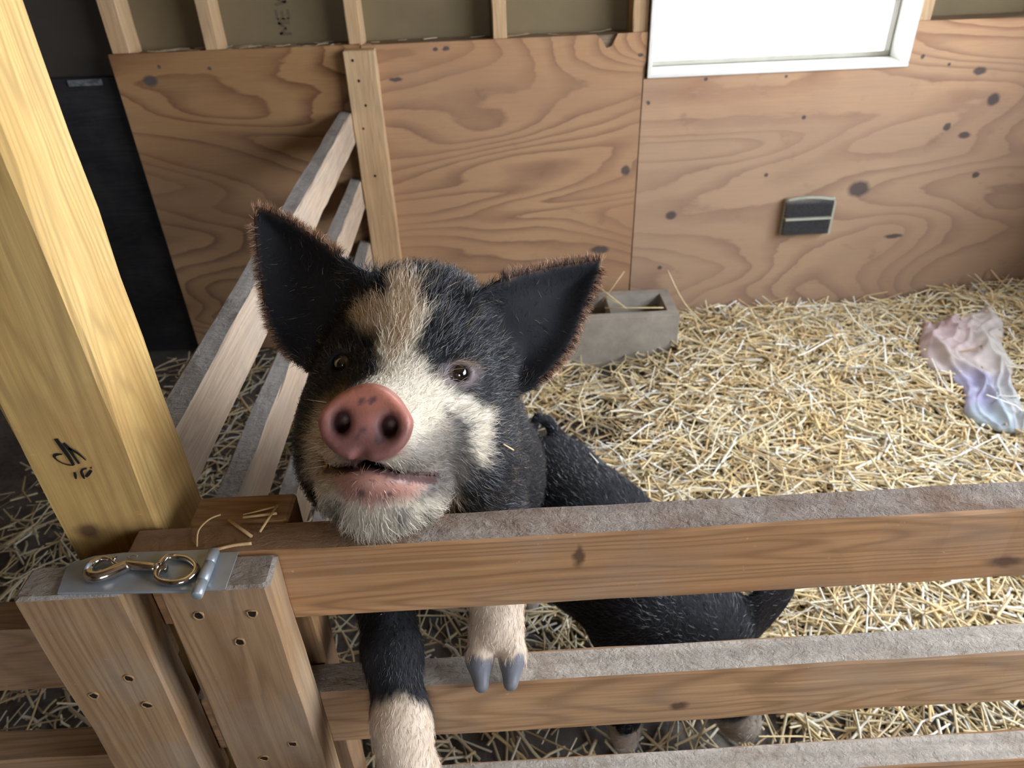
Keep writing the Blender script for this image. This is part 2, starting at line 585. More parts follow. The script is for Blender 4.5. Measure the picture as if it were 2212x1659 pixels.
def mud_material():
    w = NT('muddy_floor')
    a = w.noise(w.coords((4, 4, 4), rnd=False), 1, 6, 0.65)
    b = w.noise(w.coords((45, 45, 45), rnd=False), 1, 6, 0.7)
    c = w.ramp(a, [(0.3, lin(66, 60, 56)), (0.55, lin(98, 92, 88)), (0.75, lin(122, 112, 100))])
    c = w.mix(w.math('MULTIPLY', w.ramp(b, [(0.5, (0, 0, 0)), (0.7, (1, 1, 1))]), 0.6), c, lin(48, 42, 38))
    w.set('Base Color', c)
    w.set('Roughness', 0.7)
    w.set('Normal', w.bump(b, 0.6, 0.006))
    return w.m


M['mud'] = mud_material()


def glass_material():
    w = NT('window_glass')
    t = w.t
    for n_ in list(t.nodes):
        if n_.type == 'BSDF_PRINCIPLED': t.nodes.remove(n_)
    out = [n_ for n_ in t.nodes if n_.type == 'OUTPUT_MATERIAL'][0]
    tr = w.n('ShaderNodeBsdfTransparent')
    gl = w.n('ShaderNodeBsdfGlossy')
    gl.inputs['Roughness'].default_value = 0.05
    mx = w.n('ShaderNodeMixShader')
    mx.inputs[0].default_value = 0.06
    w.l(tr.outputs[0], mx.inputs[1])
    w.l(gl.outputs[0], mx.inputs[2])
    w.l(mx.outputs[0], out.inputs[0])
    return w.m


M['glass'] = glass_material()


# ------------------------------------------------------------------ the barn shell
def ground_h(x, y):
    """height of the trodden bedding: low and muddy by the gate, deeper toward the wall and the right"""
    x = np.asarray(x, float)
    y = np.asarray(y, float)
    a = np.clip((y - 0.75) / 1.2, 0, 1)
    a = a * a * (3 - 2 * a)
    b = np.clip((x - 0.25) / 0.5, 0, 1)
    b = b * b * (3 - 2 * b)
    h = 0.008 + 0.055 * a * b
    h = h + 0.010 * np.sin(7.1 * x + 1.3) * np.sin(6.3 * y + 0.4) * a + 0.006 * np.sin(17 * x) * np.sin(15 * y + 1)
    h = h + 0.05 * np.exp(-(((x - 1.75) / 0.35) ** 2 + ((y - 2.1) / 0.3) ** 2))
    return h


def floor_mesh():
    xs = np.concatenate([np.linspace(LEFT_X, -1.2, 12)[:-1], np.linspace(-1.2, 1.8, 100)[:-1], np.linspace(1.8, RIGHT_X + 0.1, 4)])
    ys = np.concatenate([np.linspace(FRONT_Y - 0.1, 0.2, 14)[:-1], np.linspace(0.2, 2.44, 80)])
    X, Y = np.meshgrid(xs, ys, indexing='ij')
    Z = ground_h(X, Y) * np.clip((Y - 0.3) / 0.3, 0, 1) * np.clip((X + 1.6) / 0.5, 0, 1)
    V = np.stack([X, Y, Z], -1).reshape(-1, 3)
    nx, ny = len(xs), len(ys)
    I, J = np.meshgrid(np.arange(nx - 1), np.arange(ny - 1), indexing='ij')
    a = (I * ny + J).ravel()
    F = np.stack([a, a + ny, a + ny + 1, a + 1], -1)
    return mesh_np('floor', V, F, 4, M['mud'], smooth=True)


tag(floor_mesh(), 'dark trodden mud floor of the pig pen', kind='structure')
tag(box('outdoor_ground', -14, 14, -14, 14, -0.25, -0.05, M['ground']), 'pale ground outside the barn', kind='structure')


def wall_with_hole(name, axis, pos, th, a0, a1, z0, z1, hole, mat):
    """wall slab with a rectangular opening, one continuous mesh"""
    h0, h1, hz0, hz1 = hole
    A = [a0, h0, h1, a1]
    Z = [z0, hz0, hz1, z1]
    verts, faces = [], []

    def P(a, t, z): return (pos + t, a, z) if axis == 'x' else (a, pos + t, z)
    idx = {}
    for t in (0, th):
        for i in range(4):
            for k in range(4):
                idx[(t, i, k)] = len(verts)
                verts.append(P(A[i], t, Z[k]))
    for t in (0, th):
        for i in range(3):
            for k in range(3):
                if i == 1 and k == 1: continue
                faces.append((idx[(t, i, k)], idx[(t, i + 1, k)], idx[(t, i + 1, k + 1)], idx[(t, i, k + 1)]))
    ring = [(1, 1), (2, 1), (2, 2), (1, 2)]
    for q in range(4):
        a, b = ring[q], ring[(q + 1) % 4]
        faces.append((idx[(0, *a)], idx[(0, *b)], idx[(th, *b)], idx[(th, *a)]))
    ring = [(0, 0), (3, 0), (3, 3), (0, 3)]
    for q in range(4):
        a, b = ring[q], ring[(q + 1) % 4]
        faces.append((idx[(0, *a)], idx[(0, *b)], idx[(th, *b)], idx[(th, *a)]))
    o = mesh_py(name, verts, faces, mat)
    fix_normals(o.data)
    return o


wall_back = wall_with_hole('wall_back', 'y', 2.40, 0.03, LEFT_X, RIGHT_X + 0.1, -0.05, CEIL_Z,
                           (WIN[0] + 0.01, WIN[1] - 0.005, WIN[2] + 0.012, WIN[3] - 0.01), M['sheathing'])
tag(wall_back, 'back wall of open studs lined with plywood below', kind='structure')
tag(wall_with_hole('wall_right', 'x', RIGHT_X, 0.1, FRONT_Y, 2.44, -0.05, CEIL_Z, SIDE_OPEN, M['barn']), 'right wall of the barn with an open side', kind='structure')
tag(wall_with_hole('wall_front', 'y', FRONT_Y - 0.1, 0.1, LEFT_X, RIGHT_X + 0.1, -0.05, CEIL_Z, REAR_FILL_OPEN, M['barn']), 'wall behind the viewer with an unseen opening added as front fill', kind='structure')
tag(box('wall_left', LEFT_X - 0.1, LEFT_X, FRONT_Y - 0.1, 2.44, -0.05, CEIL_Z, M['barn']), 'left wall of the barn', kind='structure')
tag(box('ceiling', LEFT_X - 0.1, RIGHT_X + 0.1, FRONT_Y - 0.1, 2.44, CEIL_Z, CEIL_Z + 0.1, M['barn']), 'board ceiling of the barn', kind='structure')

# studs, blocking, plywood, batten: pieces of the back wall
for i, (x0, x1) in enumerate([(-2.6, -2.56), (-2.0, -1.96), (-1.46, -1.42), (-1.045, -0.995), (-0.782, -0.744), (-0.376, -0.338), (0.035, 0.075),
                              (0.436, 0.480), (1.262, 1.302), (1.66, 1.70), (1.905, 1.945)]):
    lumber('stud', x0, x1, 2.312, 2.3995, 0.0 if x0 < -1.1 else 0.2, CEIL_Z - 0.002, M['stud'], wall_back, seed=i)
for i, (x0, x1) in enumerate([(-0.993, -0.784), (-0.742, -0.378), (-0.336, 0.033), (0.077, 0.434), (1.304, 1.658), (1.702, 1.903)]):
    lumber('blocking', x0, x1, 2.313, 2.3995, 0.955, 0.994, M['block_wood'], wall_back, seed=20 + i)

KN = [(-0.9554, 0.9279, .02, .015), (1.1984, 0.5056, .034, .026), (1.4856, 0.8528, .020, .011), (1.5544, 0.7676, .019, .018), (1.4337, 0.6915, .011, .011),
      (1.4964, 0.6632, .019, .010), (1.5744, 0.5332, .012, .010), (0.5921, 0.4468, .018, .014), (0.4334, 0.6026, .014, .015), (0.3598, 0.337, .03, .014),
      (1.3557, 0.3349, .03, .008), (0.5683, 0.2616, .009, .006), (0.8863, 0.5661, .006, .006), (0.4914, 0.8046, .006, .006),
      (0.46, 0.9393, .008, .005), (-0.1321, 0.9779, .007, .005), (-0.1016, 0.9791, .01, .006), (-0.2537, 0.9019, .02, .006),
      (0.66, 0.865, .006, .005), (0.90, 0.862, .006, .005), (0.975, 0.74, .006, .006), (1.30, 0.90, .006, .006), (1.385, 0.875, .005, .005), (-0.78, 0.955, .006, .005), (-0.92, 0.965, .005, .005)]


def poly_panel(name, outline, y0, y1, mat, parent):
    cx = sum(p[0] for p in outline) / len(outline)
    cz = sum(p[1] for p in outline) / len(outline)
    n = len(outline)
    v = [(x - cx, -(y1 - y0) / 2, z - cz) for x, z in outline] + [(x - cx, (y1 - y0) / 2, z - cz) for x, z in outline]
    f = [tuple(range(n)), tuple(range(2 * n - 1, n - 1, -1))] + [(i, i + n, (i + 1) % n + n, (i + 1) % n) for i in range(n)]
    me = bpy.data.meshes.new(name)
    me.from_pydata(v, [], f)
    fix_normals(me)
    o = link_mesh(name, me, mat)
    o.location = (cx, (y0 + y1) / 2, cz)
    o.parent = parent
    return o, (cx, cz)


def ply_piece(outline, seed, light, mid, line, dirty, freq):
    cx = sum(p[0] for p in outline) / len(outline)
    cz = sum(p[1] for p in outline) / len(outline)
    xs = [p[0] for p in outline]
    kn = [k for k in KN if min(xs) < k[0] < max(xs)]
    mat = plywood('plywood_%d' % int(seed * 10), light, mid, line, kn, (cx, cz), dirty=dirty, seed=seed, freq=freq)
    # object-space z of the grime ramp is measured from the sheet's centre
    poly_panel('plywood_panel', outline, 2.300, 2.312, mat, wall_back)


ply_piece([(-1.052, 0.03), (-0.345, 0.02), (-0.345, 1.000), (-1.052, 1.002)], 1.3, lin(166, 128, 86), lin(144, 106, 70), lin(104, 68, 44), 0.25, 21)
ply_piece([(-0.341, 0.02), (0.4655, 0.02), (0.470, 0.85), (0.4700, 0.905), (0.478, 0.92), (0.478, 0.999), (0.392, 0.9985), (0.375, 0.966), (0.36, 0.962), (0.345, 0.985), (0.33, 0.998), (-0.341, 0.997)],
          4.1, lin(186, 144, 102), lin(170, 126, 88), lin(128, 86, 58), 0.3, 24)
ply_piece([(0.4695, 0.02), (1.945, 0.02), (1.945, 0.99), (1.262, 0.9966), (1.262, 0.873), (0.4735, 0.873)], 7.7, lin(198, 160, 122), lin(186, 144, 110), lin(144, 102, 78), 0.5, 17)
lumber('batten', -0.390, -0.300, 2.262, 2.2995, 0.0, 0.990, M['stud'], wall_back, seed=3)
for (x, z) in [(-0.3552, 0.91), (-0.3451, 0.842), (-0.3613, 0.7768), (-0.3464, 0.6345), (-0.3646, 0.965)]:
    v, f = tube_geo([(x, 2.2625, z), (x, 2.2612, z)], [0.0045, 0.0035], 8)
    mesh_py('nail_head', v, f, M['steel_dark'], wall_back)
poly_panel('dark_panel', [(-2.3, 0.02), (-1.056, 0.02), (-1.056, 0.935), (-2.3, 0.96)], 2.335, 2.350, M['black_ply'], wall_back)
poly_panel('dark_panel', [(-1.42, 0.85), (-1.056, 0.85), (-1.056, 2.4), (-1.42, 2.4)], 2.385, 2.3985, plain('shaded_bay_sheet', lin(58, 52, 46), 0.85, vs_=6), wall_back)  # shade of the upper left bay painted as a dark sheet
tape = box('foil_tape', -1.205, -1.108, 2.330, 2.3345, 0.917, 0.934, plain('silver_tape', lin(104, 108, 112), 0.5, 0.3, 0.8, 70), wall_back)

# stencilled marks running up the sheathing in the second bay
STENCIL = []


def stencil_strokes():
    """a column of rotated, half legible capitals: reads bottom to top"""
    glyphs = ["M", "E", "W", "A", "W", "E"]
    strokes = {
        "M": [[(0, 0), (0, 1)], [(0, 1), (.5, .35)], [(.5, .35), (1, 1)], [(1, 1), (1, 0)]],
        "E": [[(0, 0), (0, 1)], [(0, 0), (.9, 0)], [(0, .5), (.8, .5)], [(0, 1), (.9, 1)]],
        "W": [[(0, 1), (.25, 0)], [(.25, 0), (.5, .7)], [(.5, .7), (.75, 0)], [(.75, 0), (1, 1)]],
        "A": [[(0, 0), (.5, 1)], [(.5, 1), (1, 0)], [(.22, .4), (.78, .4)]],
    }
    V, F = [], []
    z = 1.022
    for g in glyphs:
        for s in strokes[g]:
            # glyph x runs up the wall, glyph y runs to the left
            p = [np.array([-0.552 - 0.034 * b, z + 0.029 * a]) for (a, b) in s]
            d = p[1] - p[0]
            nrm = np.array([-d[1], d[0]]) / (np.linalg.norm(d) + 1e-9) * 0.004
            i0 = len(V)
            for q in (p[0] - nrm, p[0] + nrm, p[1] + nrm, p[1] - nrm):
                V.append((q[0], 2.3994, q[1]))
            F.append((i0, i0 + 1, i0 + 2, i0 + 3))
        z += 0.038
    return V, F


v, f = stencil_strokes()
mesh_py('stencil_print', v, f, plain('stencil_ink', lin(96, 84, 64), 0.8), wall_back)

# window
window = empty('window_1', (0.87, 2.33, WIN[2]), 'white framed barn window blown out by daylight', kind='structure')
x0, x1, z0, z1 = WIN


def frame_piece(name, ax0, ax1, ay0, ay1, az0, az1, m):
    return box(name, ax0, ax1, ay0, ay1, az0, az1, m, window, 0.0015)


frame_piece('trim', x0, x1, 2.290, 2.302, z0, z0 + 0.012, M['white'])
frame_piece('trim', x0, x1, 2.290, 2.302, z1 - 0.012, z1, M['white'])
frame_piece('trim', x0, x0 + 0.012, 2.2905, 2.3015, z0 + 0.012, z1 - 0.012, M['white'])
frame_piece('trim', x1 - 0.022, x1, 2.2905, 2.3015, z0 + 0.012, z1 - 0.012, M['white'])
frame_piece('jamb', x0 + 0.004, x0 + 0.014, 2.302, 2.42, z0 + 0.014, z1 - 0.014, M['white_dirty'])
frame_piece('jamb', x1 - 0.016, x1 - 0.006, 2.302, 2.42, z0 + 0.014, z1 - 0.014, M['white_dirty'])
frame_piece('sill', x0 + 0.004, x1 - 0.006, 2.302, 2.43, z0 + 0.002, z0 + 0.014, M['white_dirty'])
frame_piece('head', x0 + 0.004, x1 - 0.006, 2.302, 2.43, z1 - 0.014, z1 - 0.002, M['white_dirty'])
frame_piece('sash', x0 + 0.015, x1 - 0.017, 2.385, 2.405, z0 + 0.015, z0 + 0.030, M['white_dirty'])
frame_piece('sash', x0 + 0.015, x0 + 0.034, 2.386, 2.404, z0 + 0.030, z1 - 0.034, M['white'])
frame_piece('sash', x1 - 0.036, x1 - 0.017, 2.386, 2.404, z0 + 0.030, z1 - 0.034, M['white'])
frame_piece('sash', x0 + 0.015, x1 - 0.017, 2.385, 2.405, z1 - 0.034, z1 - 0.015, M['white_dirty'])
box('pane', x0 + 0.034, x1 - 0.036, 2.3945, 2.3965, z0 + 0.030, z1 - 0.034, M['glass'], window)

# ------------------------------------------------------------------ pen gate (right) : two stiles clamping four rails
GY = 0.466          # front plane of the rails
ZT = 0.876
gate = empty('pen_gate', (-0.25, GY, 0.1), 'wooden pen gate with four horizontal rails under the pig\'s chin', 'gate')
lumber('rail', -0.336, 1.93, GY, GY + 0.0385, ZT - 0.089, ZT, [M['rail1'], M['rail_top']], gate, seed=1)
for i, zt in enumerate((0.6675, 0.4575, 0.2475)):
    lumber('rail', -0.330, 1.93, GY, GY + 0.0385, zt - 0.087, zt, [M['rail2'] if i == 0 else M['rail'], M['rail_top2']], gate, seed=2 + i)
st = lumber('stile', -0.2925, -0.2005, GY - 0.038, GY - 0.0003, 0.06, ZT, [M['stile'], M['stile_top']], gate, seed=8, b=0.003)
bs = lumber('stile', -0.2925, -0.2005, GY + 0.0388, GY + 0.079, 0.06, ZT - 0.001, [M['stile_brown'], M['leftrail']], gate, seed=9)


def screw(parent, x, z, y=GY - 0.038):
    """countersunk screw with a lip of torn wood"""
    s = empty('screw', (x, y, z))
    s.parent = parent
    s.matrix_parent_inverse = Matrix.Translation(-Vector(parent.location))
    rng = random.Random(int(x * 1e4))
    lip = []
    for k in range(10):
        a = 2 * math.pi * k / 10
        r = 0.0042 + rng.uniform(-0.0006, 0.0012)
        lip.append((x + r * math.cos(a), y - 0.0002, z + r * math.sin(a)))
    v, f = tube_geo(lip + [lip[0]], [0.0006 + rng.uniform(0, 0.0006) for _ in range(11)], 5, False)
    mesh_py('torn_lip', v, f, M['splinter'], s, True)
    v, f = tube_geo([(x, y + 0.001, z), (x, y - 0.0004, z)], [0.0041, 0.0040], 12)
    mesh_py('screw_head', v, f, M['steel_dark'], s)


for (x, z) in [(-0.2658, 0.8441), (-0.2208, 0.8432), (-0.2404, 0.8072), (-0.2254, 0.6459), (-0.259, 0.6235)]:
    screw(gate, x, z)

# left fence section
lfence = empty('fence_panel', (-0.37, GY, 0.1), 'wooden fence panel left of the gate, joined to it by the hasp', 'fence')
for i, zt in enumerate((0.792, 0.580, 0.368, 0.156)):
    lumber('rail', -2.0, -0.345, GY, GY + 0.0385, zt - 0.088, zt, [M['leftrail'], M['leftrail']], lfence, seed=30 + i)
lumber('stile', -0.412, -0.322, GY - 0.038, GY - 0.0003, 0.06, ZT, [M['stile'], M['stile_top']], lfence, seed=12, b=0.003)
for (x, z) in [(-0.3501, 0.765), (-0.3899, 0.7429), (-0.3465, 0.7233)]:
    screw(lfence, x, z)

# tall post
post = lumber('barn_post', -0.4065, -0.3170, 0.5065, 0.5955, 0.0, CEIL_Z - 0.004, M['post'], None, seed=40, b=0.004, wobble=0.0012)
tag(post, 'tall yellow square timber post rising beside the hasp', 'post')
INK = {'a': [(-0.3715, 0.9822), (-0.3697, 0.9716), (-0.3679, 0.9617), (-0.3671, 0.9533)],
       'b': [(-0.367, 0.9774), (-0.3648, 0.9713), (-0.3636, 0.963), (-0.3619, 0.9546)],
       'c': [(-0.3646, 0.9718), (-0.3606, 0.9678), (-0.3576, 0.9632), (-0.355, 0.9578)],
       'd': [(-0.372, 0.9655), (-0.3759, 0.9658), (-0.3794, 0.9644), (-0.3792, 0.9608), (-0.376, 0.9567), (-0.3715, 0.9539), (-0.3672, 0.953)],
       'e': [(-0.369, 0.9456), (-0.3697, 0.9422), (-0.3706, 0.938)],
       'f': [(-0.3575, 0.949), (-0.3612, 0.9481), (-0.3635, 0.9452), (-0.3638, 0.9412), (-0.3633, 0.9378)],
       'g': [(-0.3544, 0.9468), (-0.3584, 0.9426), (-0.3615, 0.9399)], 'h': [(-0.3547, 0.9496), (-0.3528, 0.9495)]}
INKW = {'a': [.0018, .0017, .0015, .0014], 'b': [.0014, .0018, .0012, .0012], 'c': [.0012, .0013, .0010, .0005], 'd': [.0003, .0012, .0014, .0006, .0006, .0006, .0004],
        'e': [.0010, .0013, .0006], 'f': [.0008, .0008, .0011, .0011, .0008], 'g': [.0012, .0016, .0011], 'h': [.0007, .0007]}
V, F = [], []
for k, pts in INK.items():
    P = np.array(spline(pts, 5))
    W = np.interp(np.linspace(0, 1, len(P)), np.linspace(0, 1, len(INKW[k])), INKW[k])
    i0 = len(V)
    for i in range(len(P)):
        d = P[min(i + 1, len(P) - 1)] - P[max(i - 1, 0)]
        nrm = np.array([-d[1], d[0]]) / (np.linalg.norm(d) + 1e-9) * W[i]
        for q in (P[i] - nrm, P[i] + nrm):
            V.append((q[0] + 0.3618, -0.0459, q[1] - (CEIL_Z - 0.004) / 2))
    for i in range(len(P) - 1):
        a = i0 + 2 * i
        F.append((a, a + 1, a + 3, a + 2))
ink = mesh_py('marker_scrawl', V, F, M['ink'])
ink.parent = post
ink['label'] = 'black marker scrawl'

# side fence running back to the wall
sfence = empty('side_fence', (-0.41, 1.4, 0.1), 'pale side fence of wooden rails running from the post back to the plywood wall', 'fence')
for i, zt in enumerate((0.822, 0.619, 0.414, 0.209)):
    lumber('rail', -0.429, -0.3915, 0.597, 2.2985, zt - 0.089, zt, [M['sidefence'], M['sidefence_top']], sfence, seed=50 + i, wobble=0.0015)


# === SDF BEGIN (pure numpy: the pigs are carved from one distance field each, so every body is a single surface)
def smin(a, b, k):
    h = np.maximum(k - np.abs(a - b), 0.0) / k
    return np.minimum(a, b) - h * h * k * 0.25


def smax(a, b, k):
    return -smin(-a, -b, k)


def sd_ell(p, c, r, ax=None):
    q = p - np.asarray(c, np.float32)
    if ax is not None: q = q @ np.asarray(ax, np.float32).T
    r = np.asarray(r, np.float32)
    k0 = np.sqrt(((q / r) ** 2).sum(-1))
    k1 = np.sqrt(((q / (r * r)) ** 2).sum(-1)) + 1e-6
    return k0 * (k0 - 1.0) / k1


def sd_cone(p, a, b, r1, r2):
    a = np.asarray(a, np.float32)
    b = np.asarray(b, np.float32)
    ba = b - a
    q = p - a
    t = np.clip((q @ ba) / (ba @ ba), 0, 1)
    d = q - t[..., None] * ba
    return np.sqrt((d * d).sum(-1)) - (r1 + (r2 - r1) * t)


def sd_poly(x, y, poly):
    """signed distance to a closed 2D polygon"""
    P = np.asarray(poly, np.float32)
    n = len(P)
    d = np.full(x.shape, 1e9, np.float32)
    s = np.ones(x.shape, np.float32)
    for i in range(n):
        a, b = P[i], P[i - 1]
        ex, ey = b - a
        wx, wy = x - a[0], y - a[1]
        t = np.clip((wx * ex + wy * ey) / (ex * ex + ey * ey + 1e-12), 0, 1)
        bx, by = wx - ex * t, wy - ey * t
        d = np.minimum(d, bx * bx + by * by)
        c1, c2, c3 = y >= a[1], y < b[1], ex * wy > ey * wx
        fl = (c1 & c2 & c3) | (~c1 & ~c2 & ~c3)
        s = np.where(fl, -s, s)
    return s * np.sqrt(d)


def chain(p, pts, k=0.02):
    d = None
    for i in range(len(pts) - 1):
        e = sd_cone(p, pts[i][:3], pts[i + 1][:3], pts[i][3], pts[i + 1][3])
        d = e if d is None else smin(d, e, k)
    return d


def unit(v):
    v = np.asarray(v, float)
    return v / np.linalg.norm(v)


# head frame of the pig at the gate (world axes): S to the viewer's right, U up the face, F along the snout
HO = np.array([-0.0926, 0.5989, 0.9743])
_F = RX * (-0.03) + DY * 0.02 + FZ * (-1.0)
_S = RX * 0.995 + DY * 0.085 + FZ * (-0.03)
HF = unit(_F)
HS = unit(_S - HF * (_S @ HF))
HU = np.cross(HF, HS) * (1 if np.cross(HF, HS) @ DY < 0 else -1)
HM = np.stack([HS, HU, HF]).astype(np.float32)


def to_head(p): return (p - HO.astype(np.float32)) @ HM.T


def from_head(q): return np.asarray(q) @ HM + HO


# ear leaves: base point, length axis, width axis, face normal, outline
EARS = [ ((-0.0748, 0.041, -0.0689), (-0.7234, 0.6824, -0.1047), (-0.6704, -0.7306, -0.1299), (-0.1651, -0.0238, 0.986), [(0.0195, -0.0564), (0.0503, -0.0464), (0.0854, -0.0399), (0.1272, -0.0283), (0.1512, -0.0178), (0.1626, -0.0084), (0.1518, 0.0038), (0.1287, 0.0224), (0.1044, 0.0398), (0.0804, 0.054), (0.0531, 0.0645), (0.0303, 0.0689), (0.0094, 0.0679), (-0.006, 0.0626), (-0.0142, 0.0507), (-0.014, 0.0363), (-0.0142, 0.0167), (-0.0298, -0.0109)]) ,
         ((0.0866, 0.0349, -0.0633), (0.7202, 0.658, -0.2199), (-0.6347, 0.7529, 0.1743), (0.2802, 0.014, 0.9598), [(0.0024, 0.0565), (0.0302, 0.0533), (0.0612, 0.0456), (0.0996, 0.0298), (0.1326, 0.0136), (0.1476, 0.004), (0.1361, -0.0073), (0.1185, -0.019), (0.095, -0.0325), (0.0683, -0.0478), (0.0447, -0.0554), (0.0197, -0.0594), (-0.0023, -0.0593), (-0.0154, -0.0543), (-0.0203, -0.0458), (-0.0169, -0.0321), (-0.0073, -0.0124), (-0.015, 0.0167)]) ]


def sd_ear(q, ear):
    o, A, B, N, poly = ear
    r = q - np.asarray(o, np.float32)
    a, b, n = r @ np.asarray(A, np.float32), r @ np.asarray(B, np.float32), r @ np.asarray(N, np.float32)
    d2 = sd_poly(a, b, poly)
    e = np.clip(-d2, 0, 0.05)
    cup = -0.015 * (1 - np.exp(-(e / 0.018) ** 2)) - 0.10 * np.clip(a, 0, 1) ** 1.5 * 0.6 + 0.003 * np.sin(a * 45)
    th = 0.0034 + 0.0035 * np.clip(1 - a / 0.10, 0, 1)
    return smax(d2, np.abs(n - cup) - th, 0.004)


EYE = [(-0.0555, 0.001), (0.0555, 0.001)]


def head_sdf(q):
    """distance field of the head in its own frame (metres)"""
    m = q.copy()
    m[..., 0] = np.abs(m[..., 0])
    d = sd_ell(m, (0, 0.010, -0.098), (0.086, 0.084, 0.098))                 # skull
    d = smin(d, sd_ell(m, (0, 0.060, -0.118), (0.066, 0.044, 0.062)), 0.05)     # poll
    d = smin(d, sd_ell(m, (0.050, 0.012, -0.050), (0.026, 0.020, 0.032)), 0.03)  # brow
    d = smin(d, sd_ell(m, (0, -0.028, -0.022), (0.056, 0.038, 0.066)), 0.05)    # face
    d = smin(d, sd_cone(m, (0, -0.048, 0.0), (0, -0.043, 0.108), 0.056, 0.0315), 0.035)
    d = smin(d, sd_ell(m, (0.064, -0.072, -0.068), (0.046, 0.064, 0.070)), 0.05)  # cheek
    d = smin(d, sd_ell(m, (0.058, -0.112, -0.11), (0.046, 0.06, 0.07)), 0.05)      # jowl
    # upper lip folds
    d = smin(d, sd_ell(m, (0.025, -0.066, 0.060), (0.027, 0.020, 0.052)), 0.018)
    # lower jaw
    jaw = sd_cone(m, (0, -0.098, -0.07), (0, -0.112, 0.062), 0.064, 0.0275)
    jaw = smin(jaw, sd_ell(m, (0, -0.0905, 0.088), (0.030, 0.0150, 0.029)), 0.018)
    jaw = smin(jaw, sd_ell(m, (0, -0.106, 0.036), (0.060, 0.0365, 0.062)), 0.025)   # chin
    d = smin(d, jaw, 0.010)
    # mouth slit
    sx = m[..., 0]
    g = np.abs(m[..., 1] + 0.0765 + 0.30 * sx) - 0.0011 - 0.0024 * np.exp(-(sx / 0.008) ** 2)
    groove = np.maximum(np.maximum(g, 0.040 - m[..., 2]), sx - 0.055)
    d = smax(d, -groove, 0.0045)
    # rooting disc
    q2 = m - np.array((0, -0.042, 0.130), np.float32)
    uu = q2[..., 1]
    wid = 0.0365 - 0.35 * np.clip(uu - 0.006, 0, 1)
    rr = np.sqrt((q2[..., 0] / wid) ** 2 + (uu / 0.0300) ** 2)
    dd = (rr - 1) * 0.031
    fz = q2[..., 2] + 0.12 * uu + 0.004 * np.clip(1 - rr, 0, 1)
    disc = smax(dd, np.abs(fz) - 0.0095, 0.0065)
    d = smin(d, disc, 0.007)
    # nostrils
    nos = sd_ell(m, (0.0185, -0.043, 0.139), (0.0070, 0.0086, 0.022))
    d = smax(d, -nos, 0.006)
    # cleft under the nose
    d = smax(d, -sd_cone(m, (0, -0.062, 0.146), (0, -0.076, 0.130), 0.0015, 0.004), 0.008)
    return d


EYE_F = [0.003, 0.003]


def eyes_sdf(q, d):
    for (s, u), f in zip(EYE, EYE_F):
        d = smin(d, sd_ell(q, (s, u, f - 0.004), (0.0165, 0.0135, 0.012)), 0.012)
        d = smax(d, -sd_ell(q, (s, u, f + 0.006), (0.0098, 0.0078, 0.0125)), 0.004)
    return d


def pig1_sdf(p):
    q = to_head(p)
    d = head_sdf(q)
    d = eyes_sdf(q, d)
    for e in EARS or []: d = smin(d, sd_ear(q, e), 0.016)
    nk = from_head((0, -0.045, -0.10))
    body = chain(p, [(*nk, 0.078), (-0.103, 0.735, 0.83, 0.096), (-0.100, 0.80, 0.72, 0.120), (-0.092, 0.93, 0.56, 0.140), (-0.090, 1.06, 0.42, 0.125)], 0.08)
    d = smin(d, body, 0.045)
    for s in (-1, 1):
        d = smin(d, chain(p, [(-0.085 + s * 0.075, 1.07, 0.42, 0.085), (-0.085 + s * 0.085, 1.13, 0.24, 0.050), (-0.085 + s * 0.085, 1.20, 0.13, 0.028), (-0.085 + s * 0.085, 1.16, 0.03, 0.026)], 0.03), 0.04)
    legL = chain(p, [(-0.150, 0.70, 0.78, 0.062), (-0.144, 0.585, 0.712, 0.036), (-0.124, 0.487, 0.7015, 0.0270), (-0.114, 0.430, 0.665, 0.0262), (-0.109, 0.398, 0.628, 0.0280)], 0.02)
    for t in (-1, 1):
        legL = smin(legL, chain(p, [(-0.109 + t * 0.0125, 0.402, 0.632, 0.0185), (-0.108 + t * 0.0135, 0.384, 0.596, 0.0135), (-0.108 + t * 0.0120, 0.378, 0.576, 0.0075)], 0.01), 0.008)
    d = smin(d, legL, 0.03)
    legR = chain(p, [(-0.03, 0.70, 0.80, 0.062), (-0.017, 0.60, 0.765, 0.036), (-0.014, 0.533, 0.735, 0.0265), (-0.016, 0.505, 0.712, 0.0268)], 0.02)
    for t in (-1, 1):
        legR = smin(legR, chain(p, [(-0.016 + t * 0.0120, 0.505, 0.714, 0.0170), (-0.018 + t * 0.0170, 0.482, 0.6895, 0.0128), (-0.019 + t * 0.0150, 0.4600, 0.6770, 0.0080)], 0.01), 0.004)
    d = smin(d, legR, 0.03)
    return d


